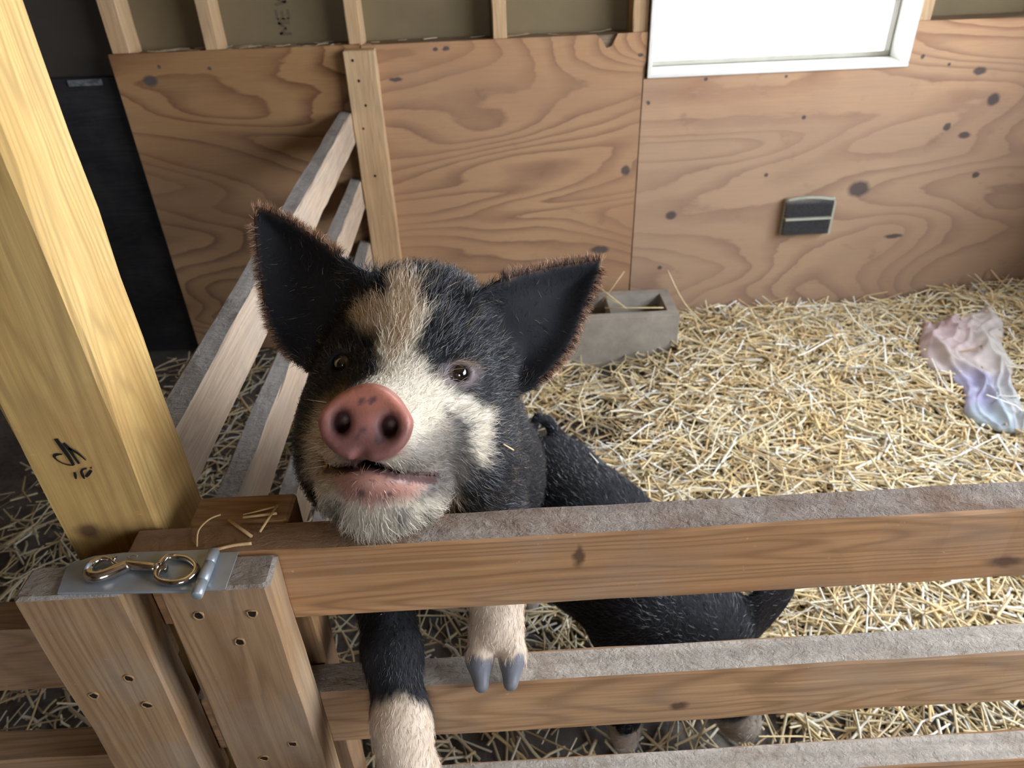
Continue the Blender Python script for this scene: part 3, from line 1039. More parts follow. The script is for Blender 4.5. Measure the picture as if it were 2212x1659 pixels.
def pig2_sdf(p):
    """the smaller black pig behind the gate: rump up, head down in the straw"""
    d = chain(p, [(0.105, 1.155, 0.315, 0.108), (0.165, 1.00, 0.31, 0.120), (0.235, 0.875, 0.30, 0.105)], 0.06)
    hd = chain(p, [(0.235, 0.875, 0.31, 0.098), (0.318, 0.838, 0.262, 0.090), (0.366, 0.795, 0.170, 0.055), (0.398, 0.760, 0.100, 0.037)], 0.04)
    d = smin(d, hd, 0.05)
    d = smin(d, sd_ell(p, (0.402, 0.756, 0.090), (0.036, 0.034, 0.026)), 0.015)
    for (x, y, s) in ((0.205, 0.80, 1), (0.300, 0.905, 1), (0.045, 1.13, 1), (0.17, 1.17, 1)):
        d = smin(d, chain(p, [(x * 0.8 + 0.035, y + 0.03, 0.25, 0.055), (x, y, 0.15, 0.034), (x - 0.006, y - 0.02, 0.06, 0.022), (x - 0.006, y - 0.035, 0.02, 0.024)], 0.03), 0.03)
    tail = chain(p, [(0.118, 1.225, 0.392, 0.018), (0.098, 1.245, 0.422, 0.010), (0.078, 1.245, 0.432, 0.009), (0.066, 1.236, 0.418, 0.008), (0.070, 1.230, 0.396, 0.006)], 0.01)
    d = smin(d, tail, 0.015)
    # ears: flat cupped leaves
    for (o, A, W, N, L, wd) in PIG2_EARS:
        r = p - np.asarray(o, np.float32)
        a, b, n = r @ np.asarray(A, np.float32), r @ np.asarray(W, np.float32), r @ np.asarray(N, np.float32)
        t = np.clip(a / L, 0, 1)
        hw = wd * np.sqrt(np.clip(1 - t, 0, 1)) * (0.75 + 0.5 * t) + 0.002
        d2 = np.maximum(np.abs(b) - hw, np.maximum(a - L, -a - 0.02))
        e = smax(d2, np.abs(n + 4.0 * b * b) - 0.006, 0.006)
        d = smin(d, e, 0.02)
    return d


def _frame(a, n):
    a = unit(a)
    n = np.asarray(n, float)
    n = unit(n - a * (n @ a))
    return a, np.cross(n, a), n


_a1 = _frame((0.50, 0.16, 0.62), (0.25, -0.9, 0.35))
_a2 = _frame((-0.10, -0.50, -0.55), (0.0, -0.5, 0.6))
PIG2_EARS = [((0.398, 0.815, 0.262), *_a1, 0.130, 0.052), ((0.275, 0.790, 0.335), *_a2, 0.10, 0.045)]


def surface_nets(fn, lo, hi, h):
    """sparse evaluation on 8x8x8 blocks, then naive surface nets; returns verts, quads"""
    lo = np.asarray(lo, np.float32)
    nb = np.ceil((np.asarray(hi) - lo) / (8 * h)).astype(int)
    n = nb * 8
    bi = np.stack(np.meshgrid(*[np.arange(k) for k in nb], indexing='ij'), -1).reshape(-1, 3)
    dc = fn((lo + (bi * 8 + 3.5) * h).astype(np.float32))
    D = np.where(dc < 0, -1.0, 1.0).astype(np.float32)
    grid = np.repeat(np.repeat(np.repeat(D.reshape(nb), 8, 0), 8, 1), 8, 2)
    act = bi[np.abs(dc) < 8 * h * 0.87 * 1.25 + 0.004]
    off = np.stack(np.meshgrid(np.arange(8), np.arange(8), np.arange(8), indexing='ij'), -1).reshape(-1, 3)
    for s in range(0, len(act), 1500):
        blk = act[s:s + 1500]
        idx = (blk[:, None, :] * 8 + off[None]).reshape(-1, 3)
        val = fn((lo + idx * h).astype(np.float32))
        grid[idx[:, 0], idx[:, 1], idx[:, 2]] = val
    inside = grid < 0
    c = inside[:-1, :-1, :-1].astype(np.int8)
    for dx in (0, 1):
        for dy in (0, 1):
            for dz in (0, 1):
                if dx + dy + dz: c = c + inside[dx:n[0] - 1 + dx, dy:n[1] - 1 + dy, dz:n[2] - 1 + dz]
    cells = np.argwhere((c > 0) & (c < 8))
    vid = np.full(c.shape, -1, np.int32)
    vid[cells[:, 0], cells[:, 1], cells[:, 2]] = np.arange(len(cells))
    cor = {}
    for dx in (0, 1):
        for dy in (0, 1):
            for dz in (0, 1):
                cor[(dx, dy, dz)] = grid[cells[:, 0] + dx, cells[:, 1] + dy, cells[:, 2] + dz]
    acc = np.zeros((len(cells), 3), np.float32)
    cnt = np.zeros(len(cells), np.float32)
    ks = list(cor)
    for a in ks:
        for ax in range(3):
            if a[ax]: continue
            b = list(a)
            b[ax] = 1
            va, vb = cor[a], cor[tuple(b)]
            m = (va < 0) != (vb < 0)
            t = np.where(m, va / np.where(m, va - vb, 1), 0)
            pos = np.zeros((len(cells), 3), np.float32)
            pos[:] = a
            pos[:, ax] = t
            acc += pos * m[:, None]
            cnt += m
    V = lo + (cells + acc / cnt[:, None]) * h
    Q = []
    for ax in range(3):
        sl0 = [slice(None)] * 3
        sl1 = [slice(None)] * 3
        sl0[ax] = slice(0, -1)
        sl1[ax] = slice(1, None)
        A, B = inside[tuple(sl0)], inside[tuple(sl1)]
        e = np.argwhere(A != B)
        o1, o2 = [k for k in range(3) if k != ax]
        ok = (e[:, o1] > 0) & (e[:, o2] > 0) & (e[:, o1] < n[o1] - 1) & (e[:, o2] < n[o2] - 1)
        e = e[ok]
        ids = []
        for (d1, d2) in ((0, 0), (1, 0), (1, 1), (0, 1)):
            w = e.copy()
            w[:, o1] -= d1
            w[:, o2] -= d2
            ids.append(vid[w[:, 0], w[:, 1], w[:, 2]])
        q = np.stack(ids, -1)
        flip = A[e[:, 0], e[:, 1], e[:, 2]]
        if ax == 1: flip = ~flip
        q[flip] = q[flip][:, ::-1]
        Q.append(q)
    Q = np.concatenate(Q)[:, ::-1]
    return V, Q[(Q >= 0).all(1)]


def vert_normals(V, Q):
    fn = np.cross(V[Q[:, 2]] - V[Q[:, 0]], V[Q[:, 3]] - V[Q[:, 1]])
    N = np.zeros_like(V)
    for k in range(4): np.add.at(N, Q[:, k], fn)
    return N / (np.linalg.norm(N, axis=1, keepdims=True) + 1e-12)
# === SDF END

# ------------------------------------------------------------------ pigs: colouring and coat
BLACK = np.array([0.008, 0.008, 0.010])
CREAM = np.array([0.52, 0.45, 0.345])
TAN = np.array([0.47, 0.32, 0.195])
PINK = np.array([0.285, 0.118, 0.088])
GREY = np.array([0.22, 0.19, 0.16])
HOOF = np.array([0.15, 0.15, 0.165])
PATCH = {
    'blaze': [(-0.032, 0.093), (0.002, 0.093), (0.005, 0.073), (0.019, 0.057), (0.015, 0.035), (0.018, 0.013), (0.031, 0.002), (0.044, -0.008), (0.057, -0.018), (0.075, -0.025), (0.089, -0.034), (0.092, -0.065), (0.089, -0.087), (0.08, -0.083), (0.07, -0.065), (0.07, -0.047), (0.058, -0.035), (0.05, -0.032), (0.054, -0.055), (0.051, -0.078), (0.039, -0.097), (0.028, -0.09), (0.01, -0.075), (-0.02, -0.06), (-0.03, -0.03), (-0.012, -0.016), (-0.006, -0.001), (-0.019, 0.014), (-0.023, 0.032), (-0.037, 0.031), (-0.059, 0.042), (-0.055, 0.06), (-0.024, 0.065), (-0.021, 0.081)],
    'chin': [(-0.055, -0.097), (0.001, -0.102), (0.031, -0.102), (0.056, -0.102), (0.064, -0.120), (0.050, -0.145), (0.0, -0.152), (-0.045, -0.150), (-0.066, -0.120)],
    'left': [(-0.04, -0.025), (-0.072, -0.042), (-0.086, -0.075), (-0.084, -0.102), (-0.074, -0.135), (-0.05, -0.148), (-0.02, -0.10), (-0.02, -0.07), (-0.02, -0.03)],
    'lip': [(-0.030, -0.088), (-0.008, -0.079), (0.022, -0.085), (0.044, -0.093), (0.034, -0.102), (0.019, -0.107), (0.001, -0.111), (-0.022, -0.107)],
    'grey': [(0.028, -0.058), (0.040, -0.050), (0.052, -0.042), (0.062, -0.040), (0.070, -0.056), (0.074, -0.10), (0.05, -0.110), (0.020, -0.088)],
    'tan': [(-0.058, 0.045), (-0.055, 0.06), (-0.024, 0.065), (-0.022, 0.094), (-0.005, 0.094), (0.009, 0.063), (0.006, 0.025), (-0.002, 0.011), (-0.02, 0.032), (-0.037, 0.031)],
}


def wnoise(P, f, seed=0):
    """cheap smooth pseudo noise in about [-1, 1]"""
    r = np.random.RandomState(seed)
    out = np.zeros(len(P))
    for i in range(5):
        k = r.normal(size=3)
        k = k / np.linalg.norm(k) * f * (1 + 0.6 * i)
        out += np.sin(P @ k + r.uniform(0, 6.28)) / (1 + 0.5 * i)
    return out / 2.2


def smooth(x, a, b):
    t = np.clip((x - a) / (b - a), 0, 1)
    return t * t * (3 - 2 * t)


def pig1_color(P):
    """coat / skin colour and a hair density factor for points on the pig at the gate"""
    q = to_head(P.astype(np.float32))
    s, u, f = q[:, 0], q[:, 1], q[:, 2]
    n1 = wnoise(P, 260, 1)
    n2 = wnoise(P, 700, 2)
    c = np.tile(BLACK, (len(P), 1))
    dens = np.ones(len(P))
    front = f > -0.125

    def lay(name, col, soft=0.006, amt=1.0):
        d = sd_poly(s.astype(np.float32), u.astype(np.float32), PATCH[name]) + 0.003 * n1 + 0.002 * n2
        m = (1 - smooth(d, -soft, soft)) * front * amt
        c[:] = c * (1 - m[:, None]) + col * m[:, None]
        return m
    lay('left', TAN * 0.8, 0.014, 0.9)
    lay('blaze', CREAM)
    lay('tan', TAN, 0.010, 0.75)
    lay('chin', CREAM * 0.80, 0.008)
    lay('grey', GREY * 0.55, 0.012, 0.85)
    cm = np.clip(1.6 * wnoise(P, 110, 7) - 0.10, 0, 1)[:, None] * ((u < -0.112) & front)[:, None]
    c[:] = c * (1 - 0.7 * cm) + BLACK * 3 * 0.7 * cm
    lip = lay('lip', PINK * 0.95 + CREAM * 0.10, 0.009)
    inmouth = (f > 0.03) & (np.abs(u + 0.0765 + 0.30 * np.abs(s)) < 0.0045) & (np.abs(s) < 0.055)
    # rooting disc: bare, pink, freckled
    dd = np.sqrt((s / 0.039) ** 2 + ((u + 0.042) / 0.033) ** 2)
    disc = (1 - smooth(dd, 0.97, 1.06)) * smooth(f, 0.112, 0.122)
    pc = PINK * (1.0 + 0.22 * wnoise(P, 160, 5))[:, None] * np.stack([1.12 - 0.10 * smooth(-u, 0.02, 0.05), np.ones(len(P)), 0.92 + 0.18 * smooth(-u, 0.02, 0.05)], -1)
    pc = pc * (1 - 0.42 * smooth(-u + 0.004 * n1, 0.036, 0.058))[:, None]
    for (fs, fu, r) in ((-0.004, -0.0255, .0030), (0.003, -0.0245, .0026), (0.0065, -0.0225, .0022), (-0.015, -0.026, .0016), (0.0, -0.0475, .0028), (-0.005, -0.053, .0018), (0.013, -0.053, .0045)):
        m = 1 - smooth(np.sqrt((s - fs) ** 2 + (u - fu) ** 2) + 0.0007 * n2, r * 0.5, r * 1.3)
        pc = pc * (1 - 0.8 * m[:, None]) + np.array([0.06, 0.04, 0.045]) * 0.8 * m[:, None]
    nos = np.sqrt(((np.abs(s) - 0.0182) / 0.0085) ** 2 + ((u + 0.043) / 0.0105) ** 2)
    m = 1 - smooth(nos, 0.7, 1.6)
    pc = pc * (1 - 0.8 * m[:, None]) + np.array([0.055, 0.025, 0.025]) * 0.8 * m[:, None]
    c[:] = c * (1 - disc[:, None]) + pc * disc[:, None]
    dens *= 1 - disc
    dens *= 1 - 0.6 * lip
    mm = inmouth & (disc < 0.5) & (np.abs(s) < 0.05)
    c[mm] = c[mm] * 0.15 + np.array([0.05, 0.02, 0.02]) * 0.85
    dens[mm] = 0
    for (fs, fu, r) in ((-0.004, -0.1, .0040), (0.018, -0.100, .0025), (-0.03, -0.128, .006)):
        m = (1 - smooth(np.sqrt((s - fs) ** 2 + (u - fu) ** 2), r * 0.5, r * 1.3)) * (f > 0.02)
        c[:] = c * (1 - 0.8 * m[:, None]) + np.array([0.05, 0.035, 0.04]) * 0.8 * m[:, None]
    # bare lids
    for i, ((es, eu), amt) in enumerate(zip(EYE, (0.0, 0.8))):
        r = np.sqrt(((s - es - 0.002) / 1.35) ** 2 + (u - eu + 0.001) ** 2)
        m = (1 - smooth(r, 0.009, 0.017)) * (f > -0.03) * amt
        c[:] = c * (1 - m[:, None]) + np.array([0.15, 0.115, 0.115]) * m[:, None]
        dens *= 1 - 0.85 * (1 - smooth(r, 0.008, 0.014)) * (f > -0.03)
    # ears: hairy rim, bare dark inside, brown rim
    for e in EARS:
        o, A, B, N, poly = e
        r = q - np.asarray(o, np.float32)
        a, b, n = r @ np.asarray(A, np.float32), r @ np.asarray(B, np.float32), r @ np.asarray(N, np.float32)
        d2 = sd_poly(a, b, poly)
        on = (a > 0.01) & (np.abs(n + 0.01) < 0.03) & (d2 < 0.004) & (np.abs(s) > 0.085)
        rim = on * smooth(d2, -0.006, -0.001)
        c[:] = c * (1 - 0.6 * rim[:, None]) + np.array([0.16, 0.075, 0.040]) * 0.6 * rim[:, None]
        dens = np.where(on & (d2 < -0.008), dens * 0.12, dens)
        c[on & (d2 < -0.008)] = np.array([0.005, 0.005, 0.007])
        dens = np.where(on & (d2 > -0.006), 1.0, dens)
    # socks
    y = P[:, 1] + 0.004 * n1
    x, z = P[:, 0], P[:, 2]
    lowfront = (P[:, 1] < 0.60) & (z < 0.80) & (u < -0.16)
    ml = lowfront * (x < -0.07) * (1 - smooth(y, 0.428, 0.442))
    mr = lowfront * (x > -0.065) * (1 - smooth(y, 0.575, 0.59))
    legc = np.array([0.62, 0.49, 0.37])
    m = np.maximum(ml, mr)
    c[:] = c * (1 - m[:, None]) + legc * m[:, None]
    hoofm = np.zeros(len(P))
    hoofm = np.maximum(hoofm, (x < -0.07) * (1 - smooth(z - 0.6 * (y - 0.384), 0.592, 0.600)) * lowfront)
    hoofm = np.maximum(hoofm, (x > -0.065) * (1 - smooth(y, 0.472, 0.477)) * lowfront)
    c[:] = c * (1 - hoofm[:, None]) + HOOF * hoofm[:, None]
    dens *= 1 - hoofm
    return c, dens


def hair_mesh(name, V, Q, colfn, comb, count, length, width, mat, parent, lift=0.35, weight=None, curl=0.25, seg=3, seed=3, hcol=None):
    """short bristles as thin tapering ribbons rooted on the surface"""
    rng = np.random.RandomState(seed)
    T = np.concatenate([Q[:, [0, 1, 2]], Q[:, [0, 2, 3]]])
    fn = np.cross(V[T[:, 1]] - V[T[:, 0]], V[T[:, 2]] - V[T[:, 0]])
    area = np.linalg.norm(fn, axis=1) * 0.5
    w = area.copy()
    cen = V[T].mean(1)
    if weight is not None: w = w * weight(cen)
    w = w / w.sum()
    ti = rng.choice(len(T), count, p=w)
    a, b = rng.rand(count), rng.rand(count)
    sw = a + b > 1
    a[sw], b[sw] = 1 - a[sw], 1 - b[sw]
    P = V[T[ti, 0]] * (1 - a - b)[:, None] + V[T[ti, 1]] * a[:, None] + V[T[ti, 2]] * b[:, None]
    N = fn[ti] / (2 * area[ti] + 1e-12)[:, None]
    c, dens = colfn(P)
    keep = rng.rand(count) < dens
    P, N, c = P[keep], N[keep], c[keep]
    n = len(P)
    if hcol is not None: c = hcol(P, c, rng)
    D = comb(P, N)
    clump = np.stack([wnoise(P, 320, 11), wnoise(P, 320, 12), wnoise(P, 320, 13)], -1)
    D = D + 0.35 * clump + rng.normal(size=(n, 3)) * 0.18
    D = D - N * (D * N).sum(1, keepdims=True)
    D /= np.linalg.norm(D, axis=1, keepdims=True) + 1e-9
    L = (length(P) if callable(length) else length) * rng.uniform(0.6, 1.25, n)
    lf = lift * rng.uniform(0.6, 1.5, n)
    side = np.cross(D, N)
    side /= np.linalg.norm(side, axis=1, keepdims=True) + 1e-9
    tw = rng.uniform(-0.9, 0.9, n)[:, None]
    W = side * np.cos(tw) + N * np.sin(tw)
    wd = width * rng.uniform(0.7, 1.3, n)
    pts = []
    for k in range(seg + 1):
        t = k / seg
        pos = P - N * 0.0006 + D * (L * t)[:, None] + N * (L * lf * (t - 0.55 * t * t))[:, None] + side * (L * curl * t * t * rng.uniform(-1, 1, n))[:, None]
        ww = wd * (1 - t) ** 0.7
        if k < seg:
            pts.append(pos - W * (ww / 2)[:, None])
            pts.append(pos + W * (ww / 2)[:, None])
        else:
            pts.append(pos)
    m = len(pts)
    VV = np.stack(pts, 1).reshape(-1, 3)
    base = np.arange(n)[:, None] * m
    fs = []
    for k in range(seg - 1):
        i = 2 * k
        fs.append(base + np.array([[i, i + 1, i + 3]]))
        fs.append(base + np.array([[i, i + 3, i + 2]]))
    i = 2 * (seg - 1)
    fs.append(base + np.array([[i, i + 1, i + 2]]))
    FF = np.concatenate(fs)
    CC = np.repeat(c * rng.uniform(0.75, 1.25, n)[:, None], m, 0)
    o = mesh_np(name, VV, FF, 3, mat, parent, color=np.clip(CC, 0, 1))
    o['kind'] = 'stuff'
    return o


def pig_skin(name, rough, spec):
    w = NT(name)
    a = w.n('ShaderNodeAttribute', attribute_name='col')
    w.set('Base Color', a.outputs['Color'])
    rgh = w.n('ShaderNodeMapRange')
    w.l(a.outputs['Color'], rgh.inputs[0])
    for i_, v_ in enumerate((0.0, 0.12, 0.78, rough - 0.1)): rgh.inputs[1 + i_].default_value = v_
    w.set('Roughness', rgh.outputs[0])
    w.bsdf.inputs['Specular IOR Level'].default_value = spec
    b = w.noise(w.coords((420, 420, 420), rnd=False), 1, 4, 0.65)
    b2 = w.noise(w.coords((60, 60, 60), rnd=False), 1, 4, 0.6)
    w.set('Normal', w.bump(b, 0.35, 0.0008, w.bump(b2, 0.25, 0.002)))
    return w.m


M['skin'] = pig_skin('pig_skin', 0.5, 0.25)
M['fur'] = attr_mat('pig_bristle', 0.42, 0.36)
M['eye'] = None


def eye_material():
    w = NT('pig_eye')
    tc = w.n('ShaderNodeTexCoord')
    sep = w.n('ShaderNodeSeparateXYZ')
    w.l(tc.outputs['Object'], sep.inputs[0])
    r = w.math('SQRT', w.math('ADD', w.math('MULTIPLY', sep.outputs[0], sep.outputs[0]), w.math('MULTIPLY', sep.outputs[1], sep.outputs[1])))
    c = w.ramp(w.math('MULTIPLY', r, 100.0), [(0.0, (0.004, 0.003, 0.003)), (0.40, (0.006, 0.004, 0.003)), (0.50, (0.025, 0.013, 0.008)), (0.84, (0.02, 0.010, 0.006)), (0.9, (0.20, 0.15, 0.13)), (1.0, (0.35, 0.28, 0.25))])
    w.set('Base Color', c)
    w.set('Roughness', 0.04)
    w.bsdf.inputs['Coat Weight'].default_value = 1.0
    w.bsdf.inputs['Coat Roughness'].default_value = 0.02
    return w.m


M['eye'] = eye_material()


def sphere_geo(r, nu=20, nv=14):
    v = [(0, 0, r)]
    for j in range(1, nv):
        th = math.pi * j / nv
        for i in range(nu):
            ph = 2 * math.pi * i / nu
            v.append((r * math.sin(th) * math.cos(ph), r * math.sin(th) * math.sin(ph), r * math.cos(th)))
    v.append((0, 0, -r))
    f = [(0, 1 + i, 1 + (i + 1) % nu) for i in range(nu)]
    for j in range(nv - 2):
        for i in range(nu):
            a = 1 + j * nu + i
            b = 1 + j * nu + (i + 1) % nu
            f.append((a, a + nu, b + nu, b))
    e = len(v) - 1
    f += [(e, 1 + (nv - 2) * nu + (i + 1) % nu, 1 + (nv - 2) * nu + i) for i in range(nu)]
    return v, f


# --- the pig with its chin on the gate
V1, Q1 = surface_nets(pig1_sdf, (-0.37, 0.355, -0.005), (0.20, 1.31, 1.13), 0.0029)
c1, _ = pig1_color(V1)
pig1 = mesh_np('pig', V1, Q1, 4, M['skin'], smooth=True, color=c1)
fix_normals(pig1.data)
tag(pig1, 'black and cream pig standing up with its chin resting on the gate', 'pig')

for (s, u), f in zip(EYE, EYE_F):
    v, fc = sphere_geo(0.0105)
    me = bpy.data.meshes.new('eye')
    me.from_pydata(v, [], fc)
    eo = link_mesh('eye', me, M['eye'], None, True)
    ctr = from_head((s, u, f - 0.0035))
    look = unit(from_head((s * 1.9, u + 0.006, f + 0.08)) - ctr)
    ex = unit(np.cross(HU, look))
    ey = np.cross(look, ex)
    eo.matrix_world = Matrix(((ex[0], ey[0], look[0], ctr[0]), (ex[1], ey[1], look[1], ctr[1]), (ex[2], ey[2], look[2], ctr[2]), (0, 0, 0, 1)))
    eo.parent = pig1
    eo['label'] = 'glossy dark brown eye'

SNOUT_W = from_head((0, -0.046, 0.16))


def comb1(P, N):
    d = P - SNOUT_W
    d /= np.linalg.norm(d, axis=1, keepdims=True)
    q = to_head(P.astype(np.float32))
    leg = (q[:, 1] < -0.16) & (P[:, 1] < 0.62)
    d[leg] = np.array([0.0, -0.75, -0.65])
    # ears: point outward along the ear
    for e in EARS:
        o, A, B, Nn, poly = e
        r = q - np.asarray(o, np.float32)
        a = r @ np.asarray(A, np.float32)
        b = r @ np.asarray(B, np.float32)
        on = (a > 0.01) & (np.abs(q[:, 0]) > 0.085) & (sd_poly(a, b, poly) < 0.01) & (q[:, 2] > -0.16)
        sgn = np.sign(b)[:, None]
        d[on] = (0.5 * np.asarray(A) + 1.0 * sgn * np.asarray(B))[on] @ HM if False else ((0.45 * np.asarray(A)[None] + 0.9 * np.sign(b)[:, None] * np.asarray(B)[None]) @ HM)[on]
    return d


def len1(P):
    q = to_head(P.astype(np.float32))
    L = np.full(len(P), 0.0135)
    L = np.where((np.abs(q[:, 0]) < 0.06) & (q[:, 1] > 0.02), 0.021, L)       # forehead
    L = np.where((np.abs(q[:, 0]) < 0.05) & (q[:, 1] > 0.072), 0.028, L)      # crest
    L = np.where((q[:, 2] < -0.01) & (q[:, 1] < -0.03), 0.016, L)
    L = np.where(q[:, 2] > 0.05, 0.0095, L)
    L = np.where((q[:, 1] < -0.115) & (q[:, 2] > 0.0), 0.019, L)                # chin
    L = np.where((P[:, 1] < 0.62) & (q[:, 1] < -0.16), 0.008, L)
    L = np.where((np.abs(q[:, 0]) > 0.10) & (q[:, 1] > -0.03), 0.0105, L)
    return L


def weight1(c):
    q = to_head(c.astype(np.float32))
    w = np.where(q[:, 2] > -0.16, 1.0, 0.35)
    w = np.where(c[:, 1] > 0.95, 0.12, w)
    for e in EARS:
        o, A, B, N, poly = e
        r = q - np.asarray(o, np.float32)
        d2 = sd_poly(r @ np.asarray(A, np.float32), r @ np.asarray(B, np.float32), poly)
        w = np.where((np.abs(q[:, 0]) > 0.085) & (d2 > -0.005) & (d2 < 0.005) & (q[:, 2] > -0.17), 4.5, w)
    w = np.where((c[:, 1] < 0.62) & (q[:, 1] < -0.16), 0.9, w)
    return w


def hcol1(P, c, rng):
    lum = c.max(1)
    pale = lum > 0.2
    out = c.copy()
    out[pale] = out[pale] * rng.uniform(0.8, 1.25, (pale.sum(), 1)) + 0.03
    dk = lum < 0.05
    tip = rng.rand(len(P)) < 0.05
    out[dk & tip] = np.array([0.20, 0.15, 0.10])
    out[dk & ~tip] = np.array([0.013, 0.0135, 0.017])
    rim = (lum >= 0.05) & (lum < 0.2) & (np.abs(to_head(P.astype(np.float32))[:, 0]) > 0.09) & (to_head(P.astype(np.float32))[:, 1] > -0.015)
    out[rim] = np.array([0.38, 0.21, 0.12]) * rng.uniform(0.5, 1.3, (rim.sum(), 1))
    return np.clip(out, 0, 1)


hair_mesh('bristle_coat', V1, Q1, pig1_color, comb1, 125000, len1, 0.00048, M['fur'], pig1, lift=0.48, weight=weight1, hcol=hcol1)

# long whiskers and lashes
rng = np.random.RandomState(5)
wv, wf = [], []


def add_ribbon(VV, FF, pts, w):
    pts = np.array(pts)
    i0 = len(VV)
    for i, p in enumerate(pts):
        t = i / (len(pts) - 1)
        d = pts[min(i + 1, len(pts) - 1)] - pts[max(i - 1, 0)]
        sd = np.cross(d, HF)
        sd = unit(sd) * w * (1 - 0.85 * t) / 2
        VV.append(p - sd)
        VV.append(p + sd)
    for i in range(len(pts) - 1):
        a = i0 + 2 * i
        FF.append((a, a + 1, a + 3, a + 2))


for (es, eu), ef, k in zip(EYE, EYE_F, (-1, 1)):
    for j in range(22 if k > 0 else 0):
        an = math.radians(rng.uniform(20, 160) if j < 18 else rng.uniform(-30, 210))
        p0 = np.array([es + k * 0.001 + 0.0125 * math.cos(an), eu + 0.0115 * math.sin(an), ef + 0.006])
        d = np.array([k * rng.uniform(0.5, 1.2), rng.uniform(-0.1, 0.5), rng.uniform(-0.3, 0.3)])
        d /= np.linalg.norm(d)
        L = rng.uniform(0.010, 0.024) if j < 18 else rng.uniform(0.02, 0.05)
        P = [p0 + d * L * t + np.array([0, -0.12 * L * t * t, 0.35 * L * t]) for t in (0, .33, .66, 1)]
        add_ribbon(wv, wf, [from_head(x) for x in P], 0.0004)
for j in range(40):
    s0 = rng.choice([-1, 1])
    p0 = np.array([s0 * rng.uniform(0.025, 0.05), rng.uniform(-0.10, -0.03), rng.uniform(0.03, 0.09)])
    d = np.array([s0 * 0.8, rng.uniform(-0.4, 0.2), 0.1])
    L = rng.uniform(0.012, 0.028)
    P = [p0 + d * L * t for t in (0, .33, .66, 1)]
    add_ribbon(wv, wf, [from_head(x) for x in P], 0.0005)
wk = mesh_py('lashes_and_whiskers', wv, wf, plain('pale_whisker', (0.55, 0.44, 0.30), 0.5), pig1)
wk['kind'] = 'stuff'

# --- the smaller pig foraging behind the gate
V2, Q2 = surface_nets(pig2_sdf, (-0.06, 0.66, -0.005), (0.56, 1.32, 0.50), 0.0045)


def pig2_color(P):
    c = np.tile(BLACK, (len(P), 1))
    n1 = wnoise(P, 150, 8)
    d = np.linalg.norm(P - np.array([0.39, 0.755, 0.085]), axis=1) + 0.006 * n1
    m = (1 - smooth(d, 0.045, 0.065)) * 0.8
    c = c * (1 - m[:, None]) + np.array([0.42, 0.36, 0.30]) * m[:, None]
    sock = (P[:, 2] < 0.075 + 0.01 * n1) & (np.linalg.norm(P[:, :2] - np.array([0.39, 0.75]), axis=1) > 0.08)
    c[sock] = np.array([0.40, 0.34, 0.29])
    hoof = sock & (P[:, 2] < 0.03)
    c[hoof] = HOOF
    ear = (P[:, 0] > 0.425) & (P[:, 2] > 0.25)
    c[ear] = c[ear] * 0.5 + np.array([0.05, 0.04, 0.045]) * 0.5
    return c, np.ones(len(P))


c2, _ = pig2_color(V2)
pig2 = mesh_np('pig', V2, Q2, 4, M['skin'], smooth=True, color=c2)
fix_normals(pig2.data)
tag(pig2, 'smaller black pig rooting in the straw behind the gate, curly tail up', 'pig')


def comb2(P, N):
    d = np.tile(np.array([-0.45, 0.8, -0.25]), (len(P), 1))
    return d


hair_mesh('bristle_coat', V2, Q2, pig2_color, comb2, 36000, 0.016, 0.0008, attr_mat('young_pig_bristle', 0.35, 0.55), pig2, lift=0.35, seed=9,
          hcol=lambda P, c, r: np.where((c.max(1) < 0.05)[:, None], np.array([0.022, 0.025, 0.034]), c))

# ------------------------------------------------------------------ straw
def straw_mesh(name, P, ang, tilt, L, R, col, rng, bend=0.3):
    """stalks as five sided tubes with a kink in the middle"""
    n = len(P)
    d = np.stack([np.cos(ang) * np.cos(tilt), np.sin(ang) * np.cos(tilt), np.sin(tilt)], -1)
    sx = np.stack([-np.sin(ang), np.cos(ang), np.zeros(n)], -1)
    up = np.cross(d, sx)
    kink = sx * (rng.normal(size=n) * bend * L * 0.25)[:, None] + up * (rng.normal(size=n) * bend * L * 0.12)[:, None]
    k = 5
    rings = []
    for t, off in ((-0.5, 0.0), (0.05, 1.0), (0.5, 0.0)):
        c0 = P + d * (L * t)[:, None] + kink * off
        for j in range(k):
            a = 2 * math.pi * j / k
            rings.append(c0 + sx * (R * math.cos(a))[:, None] + up * (R * math.sin(a) * 0.75)[:, None])
    m = 3 * k
    VV = np.stack(rings, 1).reshape(-1, 3)
    base = np.arange(n)[:, None] * m
    fs = []
    for r in range(2):
        for j in range(k):
            j2 = (j + 1) % k
            fs.append(base + np.array([[r * k + j, r * k + j2, (r + 1) * k + j2, (r + 1) * k + j]]))
    FF = np.concatenate(fs)
    CC = np.repeat(col, m, 0)
    o = mesh_np(name, VV, FF, 4, M['straw'], color=np.clip(CC, 0, 1), smooth=False)
    return o


def straw_colors(n, rng, dirty):
    base = np.array([[0.82, 0.64, 0.34], [0.88, 0.75, 0.48], [0.70, 0.50, 0.25], [0.92, 0.86, 0.68], [0.50, 0.36, 0.20], [0.94, 0.92, 0.85]])
    w = np.array([0.27, 0.28, 0.12, 0.16, 0.07, 0.10])
    c = base[rng.choice(len(base), n, p=w)] * rng.uniform(0.85, 1.15, (n, 1))
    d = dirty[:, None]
    return c * (1 - 0.55 * d) + np.array([0.20, 0.15, 0.10]) * 0.55 * d


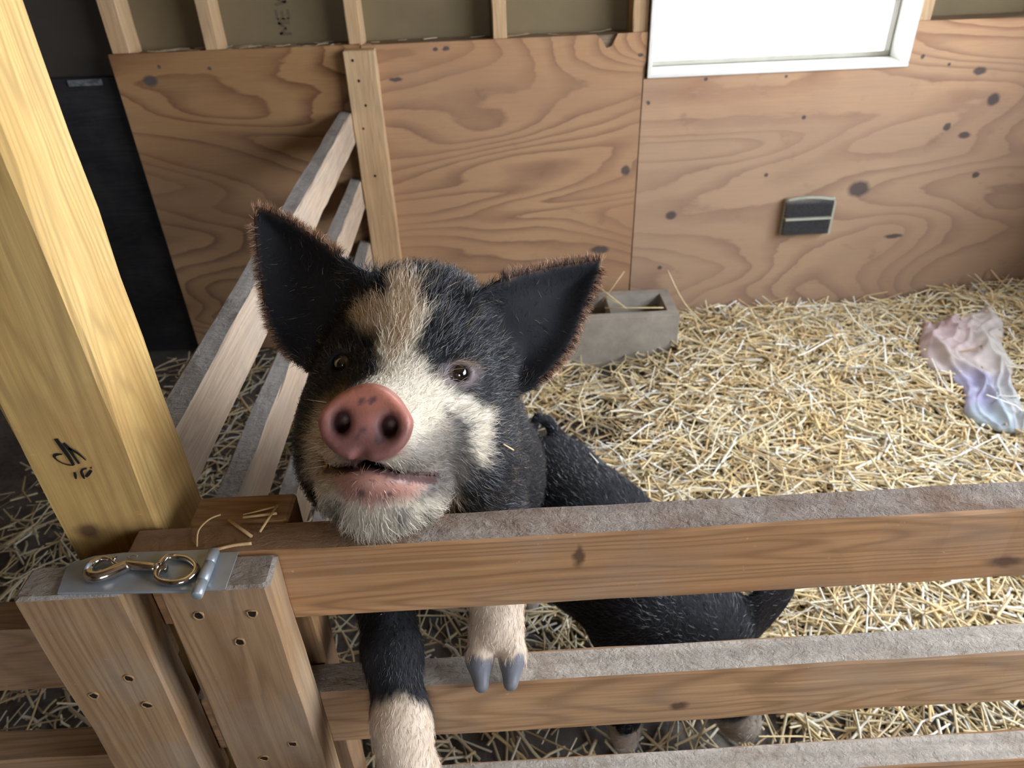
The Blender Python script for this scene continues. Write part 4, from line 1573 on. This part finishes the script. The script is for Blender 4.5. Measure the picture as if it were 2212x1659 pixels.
def straw_density(x, y):
    """how thickly the bedding lies: deep at the back right, thin and muddy by the gate"""
    d = 0.16 + 0.84 * smooth(y + 0.55 * (x - 0.2), 0.85, 1.25)
    d = np.maximum(d, smooth(x, 0.42, 0.62) * 0.95)
    d = np.where((x > 0.42) & (y < 0.82), np.minimum(d, 0.5), d)
    # bare trodden patch behind the standing pig
    d *= 1 - 0.96 * np.exp(-(((x - 0.17) / 0.24) ** 2 + ((y - 1.70) / 0.13) ** 2))
    d *= 1 - 0.75 * np.exp(-(((x - 0.36) / 0.25) ** 2 + ((y - 1.99) / 0.10) ** 2))
    d = np.where(x < -0.40, 0.17, d)
    d = np.where(x < -0.40, d * smooth(-x, -1.4, -0.4) * (1 - smooth(y, 1.9, 2.2) * 0.5), d)
    return d


rs = np.random.RandomState(21)
NS = 28000
X = rs.uniform(-1.3, 1.9, NS * 2)
Y = rs.uniform(0.52, 2.27, NS * 2)
dn = straw_density(X, Y)
keep = rs.rand(len(X)) < dn
X, Y, dn = X[keep][:NS], Y[keep][:NS], dn[keep][:NS]
inblk = (X > 0.17) & (X < 0.60) & (Y > 2.06)
X, Y, dn = X[~inblk], Y[~inblk], dn[~inblk]
n = len(X)
L = rs.gamma(4.0, 0.023, n).clip(0.018, 0.23)
R = rs.uniform(0.0015, 0.0031, n) * np.where(rs.rand(n) < 0.1, 1.35, 1.0)
lay = rs.rand(n) ** 1.3 * (0.008 + 0.040 * dn)
ang = rs.uniform(0, math.pi, n)
tilt = rs.normal(0, 0.16, n)
Z = ground_h(X, Y) + 0.003 + lay + np.abs(np.sin(tilt)) * L * 0.35
Ysafe = np.minimum(Y, 2.285 - np.abs(np.sin(ang)) * L * 0.5)
keepg = ~((Ysafe - np.abs(np.sin(ang)) * L * 0.5 < 0.515))
X = np.minimum(X, 1.93 - np.abs(np.cos(ang)) * L * 0.55)
P = np.stack([X, Ysafe, Z], -1)
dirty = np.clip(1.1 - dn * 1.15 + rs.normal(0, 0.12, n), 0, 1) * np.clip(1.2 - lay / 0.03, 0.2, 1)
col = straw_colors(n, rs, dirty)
k = keepg
bed = straw_mesh('straw_bedding', P[k], ang[k], tilt[k], L[k], R[k], col[k], rs)
tag(bed, 'thick golden straw bedding spread over the pen floor', 'straw', kind='stuff')

# stalks out in the alley to the left of the post
ns = 750
X = rs.uniform(-2.2, -0.43, ns)
Y = rs.uniform(0.0, 1.6, ns)
P = np.stack([X, Y, 0.006 + rs.rand(ns) * 0.02], -1)
d0 = np.full(ns, 1.0)
al = straw_mesh('straw_scatter', P, rs.uniform(0, 3.14, ns), rs.normal(0, 0.1, ns), rs.gamma(4, 0.014, ns), rs.uniform(0.001, 0.002, ns), straw_colors(ns, rs, d0), rs)
tag(al, 'sparse dirty straw on the dark floor left of the post', 'straw', kind='stuff')


# bits of straw and chaff on the ledge above the plywood
nl = 46
P = np.stack([rs.uniform(-0.97, 0.40, nl), rs.uniform(2.318, 2.385, nl), np.full(nl, 0.9975)], -1)
P[:, 0] = np.where(rs.rand(nl) < 0.6, rs.uniform(-0.97, -0.40, nl), P[:, 0])
led = straw_mesh('ledge_straw', P, rs.uniform(-0.6, 0.6, nl), rs.normal(0.03, 0.04, nl), rs.uniform(0.02, 0.07, nl), rs.uniform(0.0008, 0.0014, nl), straw_colors(nl, rs, np.full(nl, 0.6)), rs)
tag(led, 'dusty straw wisps on the ledge along the top of the plywood', 'straw', kind='stuff')


def stalk(name, pts, r, col, label, group, flat=0.6):
    pts = spline(pts, 4) if len(pts) > 2 else pts
    v, f = tube_geo(pts, r, 6)
    o = mesh_py(name, v, f, plain(name + '_mat', col, 0.6, var=0.15, vs_=120), None, True)
    return tag(o, label, 'straw', group)


g = 'loose stalks on the top rail by the hasp'
zt = ZT + 0.0016
stalk('straw_stalk', [(-0.2736, 0.4765, zt), (-0.2760, 0.492, zt + .004), (-0.272, 0.508, zt + .002), (-0.2640, 0.516, zt)], 0.0008, (0.62, 0.44, 0.22), 'thin curved straw stalk on the top rail nearest the post', g)
stalk('straw_stalk', [(-0.2538, 0.5079, zt), (-0.2279, 0.4853, zt)], 0.0017, (0.50, 0.32, 0.15), 'thick brown straw piece slanting across the top rail', g)
stalk('straw_stalk', [(-0.2426, 0.5137, zt), (-0.2127, 0.5231, zt)], 0.0010, (0.62, 0.44, 0.22), 'straw stalk farthest back on the stile behind the rail', g)
stalk('straw_stalk', [(-0.2418, 0.5106, zt), (-0.2115, 0.5137, zt)], 0.0013, (0.62, 0.42, 0.20), 'straw stalk lying level, crossed by another, on the top rail', g)
stalk('straw_stalk', [(-0.2124, 0.5218, zt + 0.0025), (-0.221, 0.4894, zt + 0.0012)], 0.0012, (0.58, 0.40, 0.20), 'straw stalk pointing forward, crossing two others on the top rail', g)
stalk('straw_stalk', [(-0.2567, 0.4713, zt), (-0.24, 0.475, zt + .0006), (-0.2257, 0.4767, zt)], 0.0016, (0.55, 0.36, 0.18), 'flat straw piece just right of the hasp barrel', g)

stalk('straw_stalk', [(0.1735, 1.1480, 0.4075), (0.1832, 1.1050, 0.4195)], 0.0024, (0.85, 0.82, 0.70), 'short pale straw piece lying on the smaller pig\'s back', 'straw bits on the pigs')
stalk('straw_stalk', [(0.0010, 0.5690, 0.9010), (0.0110, 0.5760, 0.8870)], 0.0009, (0.62, 0.42, 0.22), 'tiny forked straw twig stuck to the standing pig\'s cheek', 'straw bits on the pigs')

# ------------------------------------------------------------------ concrete block by the wall
def concrete_block():
    o = empty('concrete_block', (0.385, 2.18, 0.0), 'grey hollow concrete block standing against the plywood wall', 'block')
    x0, x1, y0, y1, z1 = 0.19, 0.595, 2.088, 2.278, 0.192
    holes = [(x0 + 0.032, x0 + 0.186), (x1 - 0.217, x1 - 0.034)]
    hy = (y0 + 0.034, y1 - 0.034)
    xs = sorted([x0, x1] + [h for p in holes for h in p])
    ys = [y0, hy[0], hy[1], y1]
    verts, faces = [], []
    idx = {}
    for k, z in enumerate((-0.004, z1)):
        for i, x in enumerate(xs):
            for j, y in enumerate(ys):
                idx[(i, j, k)] = len(verts)
                verts.append((x, y, z))
    for i in range(5):
        for j in range(3):
            if j == 1 and i in (1, 3): continue
            for k in (0, 1):
                faces.append((idx[(i, j, k)], idx[(i + 1, j, k)], idx[(i + 1, j + 1, k)], idx[(i, j + 1, k)]))

    def wallq(a, b): faces.append((idx[(*a, 0)], idx[(*b, 0)], idx[(*b, 1)], idx[(*a, 1)]))
    for i in range(5):
        wallq((i, 0), (i + 1, 0))
        wallq((i, 3), (i + 1, 3))
    for j in range(3):
        wallq((0, j), (0, j + 1))
        wallq((5, j), (5, j + 1))
    for i in (1, 3):
        for a, b in (((i, 1), (i + 1, 1)), ((i + 1, 1), (i + 1, 2)), ((i + 1, 2), (i, 2)), ((i, 2), (i, 1))): wallq(a, b)
    body = mesh_py('body', verts, faces, M['concrete'], o)
    fix_normals(body.data)
    bv = body.modifiers.new('worn_edges', 'BEVEL')
    bv.width = 0.005
    bv.segments = 2
    return o


concrete_block()
gs = 'straw stalks caught on the concrete block'
for (a, b, lab) in [((0.335, 2.27, 0.20), (0.42, 2.16, 0.198), 'straw stalk leaning across the near core of the concrete block'),
                    ((0.29, 2.27, 0.275), (0.43, 2.14, 0.196), 'bent straw stalk poking up out of the concrete block'),
                    ((0.36, 2.15, 0.197), (0.55, 2.13, 0.198), 'long straw stalk lying along the top of the concrete block')]:
    stalk('straw_stalk', [a, b], 0.0022, (0.66, 0.50, 0.26), lab, gs)
stalk('straw_stalk', [(0.36, 2.20, 0.196), (0.435, 2.235, 0.285)], 0.0022, (0.60, 0.45, 0.24), 'straw stalk sticking up behind the concrete block', gs)
stalk('straw_stalk', [(0.585, 2.26, 0.27), (0.64, 2.20, 0.17), (0.72, 2.13, 0.10)], 0.0026, (0.72, 0.58, 0.34), 'long straw stalk leaning on the block\'s right end', gs)

# ------------------------------------------------------------------ rag on the straw
def rag():
    nu, nv = 90, 60
    U = np.linspace(0, 1, 6)
    LB = np.array([(1.394, 2.07), (1.325, 1.95), (1.29, 1.83), (1.325, 1.73), (1.285, 1.60), (1.335, 1.525)])
    RB = np.array([(1.607, 2.08), (1.60, 1.98), (1.56, 1.88), (1.49, 1.74), (1.44, 1.63), (1.385, 1.51)])
    lb, rb = np.array(spline(LB, 18)), np.array(spline(RB, 18))
    lb = np.stack([np.interp(np.linspace(0, 1, nu), np.linspace(0, 1, len(lb)), lb[:, k]) for k in (0, 1)], -1)
    rb = np.stack([np.interp(np.linspace(0, 1, nu), np.linspace(0, 1, len(rb)), rb[:, k]) for k in (0, 1)], -1)
    u = np.repeat(np.linspace(0, 1, nu), nv)
    v = np.tile(np.linspace(0, 1, nv), nu)
    XY = np.repeat(lb, nv, 0) * (1 - v)[:, None] + np.repeat(rb, nv, 0) * v[:, None]
    Q3 = np.stack([XY[:, 0], XY[:, 1], 0 * u], -1)
    XY = XY + 0.010 * np.stack([wnoise(Q3, 30, 31), wnoise(Q3, 30, 32)], -1)
    w1 = wnoise(Q3, 14, 33)
    r1 = 1 - np.abs(np.sin(np.pi * (2.0 * v - 1.0 * u + 0.35 * w1)))
    r2 = 1 - np.abs(np.sin(np.pi * (4.5 * v + 2.3 * u + 0.8 * wnoise(Q3, 22, 34))))
    edge = np.minimum(1, np.minimum(np.minimum(v, 1 - v) * 7, np.minimum(u, 1 - u) * 9))
    z = ground_h(XY[:, 0], XY[:, 1]) + 0.046 + edge ** 0.5 * (0.020 + 0.030 * r1 ** 1.2 + 0.009 * r2 ** 2 + 0.005 * wnoise(Q3, 60, 35))
    V = np.stack([XY[:, 0], XY[:, 1], z], -1)
    I, J = np.meshgrid(np.arange(nu - 1), np.arange(nv - 1), indexing='ij')
    a = (I * nv + J).ravel()
    F = np.stack([a, a + nv, a + nv + 1, a + 1], -1)
    pink, lav, blue, cream = np.array([.56, .42, .42]), np.array([.42, .40, .56]), np.array([.50, .58, .66]), np.array([.60, .57, .52])
    t = u + 0.10 * wnoise(Q3, 25, 36)
    C = pink + (cream * 0.6 + pink * 0.4 - pink) * smooth(t, .1, .5)[:, None]
    C = C + (lav - C) * smooth(t, .5, .66)[:, None]
    C = C + (blue - C) * smooth(t, .70, .82)[:, None]
    m = smooth(v, .5, .75)[:, None]
    C = C * (1 - 0.7 * m) + cream * 0.7 * m
    C = C * (1 + 0.18 * wnoise(Q3, 120, 37))[:, None]
    o = mesh_np('rag', V, F, 4, attr_mat('towelling', 0.95, 0.1, 0.7, 240, 0.003), smooth=True, color=np.clip(C, 0, 1))
    sm = o.modifiers.new('thickness', 'SOLIDIFY')
    sm.thickness = 0.005
    return tag(o, 'crumpled pink and lavender towel lying on the straw', 'towel')


rag()

# ------------------------------------------------------------------ scratching pad screwed to the plywood
def scratch_pad():
    o = empty('scratch_pad', (1.036, 2.30, 0.365), 'dark grey bristled scratching pad fixed to the plywood below the window', 'scratch pad')
    box('backing', 0.957, 1.117, 2.284, 2.2995, 0.364, 0.486, plain('pad_backing', lin(150, 146, 132), 0.7), o, 0.002)
    dark = plain('pad_bristle', lin(120, 118, 120), 0.7, var=0.3, vs_=120)
    pale = plain('pad_edge', lin(168, 166, 150), 0.7, var=0.1)
    # worn pale flange over the top, bowed
    pts = [(0.957 + 0.16 * t, 2.283 - 0.010 * math.sin(math.pi * t), 0.484 + 0.010 * math.sin(math.pi * min(1, t * 1.1))) for t in np.linspace(0, 1, 12)]
    tube('top_flange', pts, [0.006] * 12, pale, o, 8)
    box('divider', 0.960, 1.114, 2.262, 2.2845, 0.421, 0.429, pale, o, 0.001)
    box('end_strip', 1.110, 1.118, 2.266, 2.2845, 0.368, 0.480, pale, o, 0.001)
    for (z0, z1) in ((0.368, 0.420), (0.430, 0.478)):
        V, F = [], []
        nx, nz = 26, 9
        for i in range(nx):
            for k in range(nz):
                x = 0.960 + 0.149 * (i + 0.5 + 0.5 * (k % 2)) / (nx + 0.5)
                z = z0 + (z1 - z0) * (k + 0.5) / nz
                r = 0.0028
                i0 = len(V)
                V += [(x - r, 2.2842, z - r), (x + r, 2.2842, z - r), (x + r, 2.2842, z + r), (x - r, 2.2842, z + r), (x, 2.260, z)]
                F += [(i0, i0 + 1, i0 + 4), (i0 + 1, i0 + 2, i0 + 4), (i0 + 2, i0 + 3, i0 + 4), (i0 + 3, i0, i0 + 4)]
        b = mesh_py('bristles', V, F, dark, o)
        b['kind'] = 'stuff'


scratch_pad()

# ------------------------------------------------------------------ hasp and snap hook on the stile tops
def hasp():
    o = empty('hasp', (-0.31, 0.447, ZT), 'zinc hinged hasp plate bridging the two stile tops', 'hasp')
    z0, z1 = ZT + 0.0012, ZT + 0.0036
    out = [(-0.374, 0.430), (-0.259, 0.4235), (-0.259, 0.4705), (-0.335, 0.4725), (-0.360, 0.4705), (-0.3775, 0.463), (-0.379, 0.456)]
    nn = len(out)
    V = [(x, y, z0) for x, y in out] + [(x, y, z1) for x, y in out]
    F = [tuple(range(nn - 1, -1, -1)), tuple(range(nn, 2 * nn))] + [(i, (i + 1) % nn, (i + 1) % nn + nn, i + nn) for i in range(nn)]
    p = mesh_py('plate', V, F, M['zinc'], o)
    fix_normals(p.data)
    b = p.modifiers.new('rounded', 'BEVEL')
    b.width = 0.0007
    b.segments = 2
    # fixed leaf below, on the gate's stile
    box('leaf', -0.2555, -0.235, 0.4265, 0.468, ZT + 0.0002, ZT + 0.0012, M['zinc'], o)
    for (ya, yb) in ((0.4165, 0.4315), (0.4318, 0.4515), (0.4518, 0.4665)):
        tube('knuckle', [(-0.2545, ya, ZT + 0.0052), (-0.2545, ya + 0.0008, ZT + 0.0052), (-0.2545, yb - 0.0008, ZT + 0.0052), (-0.2545, yb, ZT + 0.0052)],
             [0.0040, 0.0048, 0.0048, 0.0040], M['zinc'], o, 14)
    # slot rim at the back edge
    tube('slot', [(-0.3255 + 0.004 * math.cos(a), 0.4665 + 0.0016 * math.sin(a), z1) for a in np.linspace(0, 2 * math.pi, 15)], 0.0006, M['chrome'], o, 6)
    # staple eye the hook is clipped on
    sp = [(-0.3545, 0.4445, z1), (-0.3545, 0.4455, z1 + 0.006), (-0.354, 0.4500, z1 + 0.009), (-0.3535, 0.4545, z1 + 0.006), (-0.3535, 0.4555, z1)]
    tube('staple', spline(sp, 5), 0.0020, M['zinc'], o, 8)


hasp()


def snap_hook():
    z = ZT + 0.0036
    o = empty('snap_hook', (-0.31, 0.447, z), 'shiny swivel snap hook lying on the hasp plate', 'snap hook')
    hk = [(-0.3410, 0.4600), (-0.3475, 0.4615), (-0.3530, 0.4575), (-0.3545, 0.4500), (-0.3510, 0.4430), (-0.3440, 0.4405), (-0.3370, 0.4425), (-0.3300, 0.4470), (-0.3225, 0.4520)]
    rad = [0.0018, 0.0026, 0.0034, 0.0040, 0.0047, 0.0051, 0.0052, 0.0054, 0.0048]
    P = spline([(x, y, z + 0.0050) for x, y in hk], 5)
    R_ = np.interp(np.linspace(0, 1, len(P)), np.linspace(0, 1, len(rad)), rad)
    tube('hook', P, list(R_), M['chrome'], o, 14)
    # sprung tongue closing the hook
    T = spline([(-0.3400, 0.4598, z + 0.0056), (-0.3362, 0.4562, z + 0.0058), (-0.3315, 0.4530, z + 0.0056), (-0.3260, 0.4528, z + 0.0050)], 5)
    tube('tongue', T, [0.0018] * len(T), M['chrome'], o, 10)
    tube('thumb_stud', [(-0.3360, 0.4560, z + 0.0060), (-0.3352, 0.4600, z + 0.0085)], [0.0013, 0.0017], M['chrome'], o, 8)
    tube('barrel', [(-0.3245, 0.4530, z + 0.0050), (-0.3235, 0.4528, z + 0.0050), (-0.2985, 0.4478, z + 0.0050), (-0.2975, 0.4476, z + 0.0050)], [0.0036, 0.0044, 0.0036, 0.0032], M['chrome'], o, 14)
    tube('swivel_collar', [(-0.2978, 0.4477, z + 0.0050), (-0.2960, 0.4473, z + 0.0050), (-0.2935, 0.4468, z + 0.0050)], [0.0032, 0.0046, 0.0040], M['chrome'], o, 14)
    tube('swivel_pin', [(-0.2935, 0.4468, z + 0.0050), (-0.2885, 0.4456, z + 0.0050), (-0.2880, 0.4455, z + 0.0050)], [0.0026, 0.0026, 0.0036], M['chrome'], o, 12)
    ring = [(-0.2925, 0.4580), (-0.2850, 0.4600), (-0.2745, 0.4575), (-0.2655, 0.4500), (-0.2630, 0.4420), (-0.2665, 0.4345), (-0.2750, 0.4310), (-0.2850, 0.4325), (-0.2930, 0.4365), (-0.2945, 0.4470)]
    P = spline([(x, y, z + 0.0032 + (0.0018 if x < -0.285 else 0.0)) for x, y in ring], 6, closed=True)
    v, f = tube_geo(P + [P[0]], 0.0028, 12, False)
    mesh_py('swivel_ring', v, f, M['chrome'], o, True)


snap_hook()
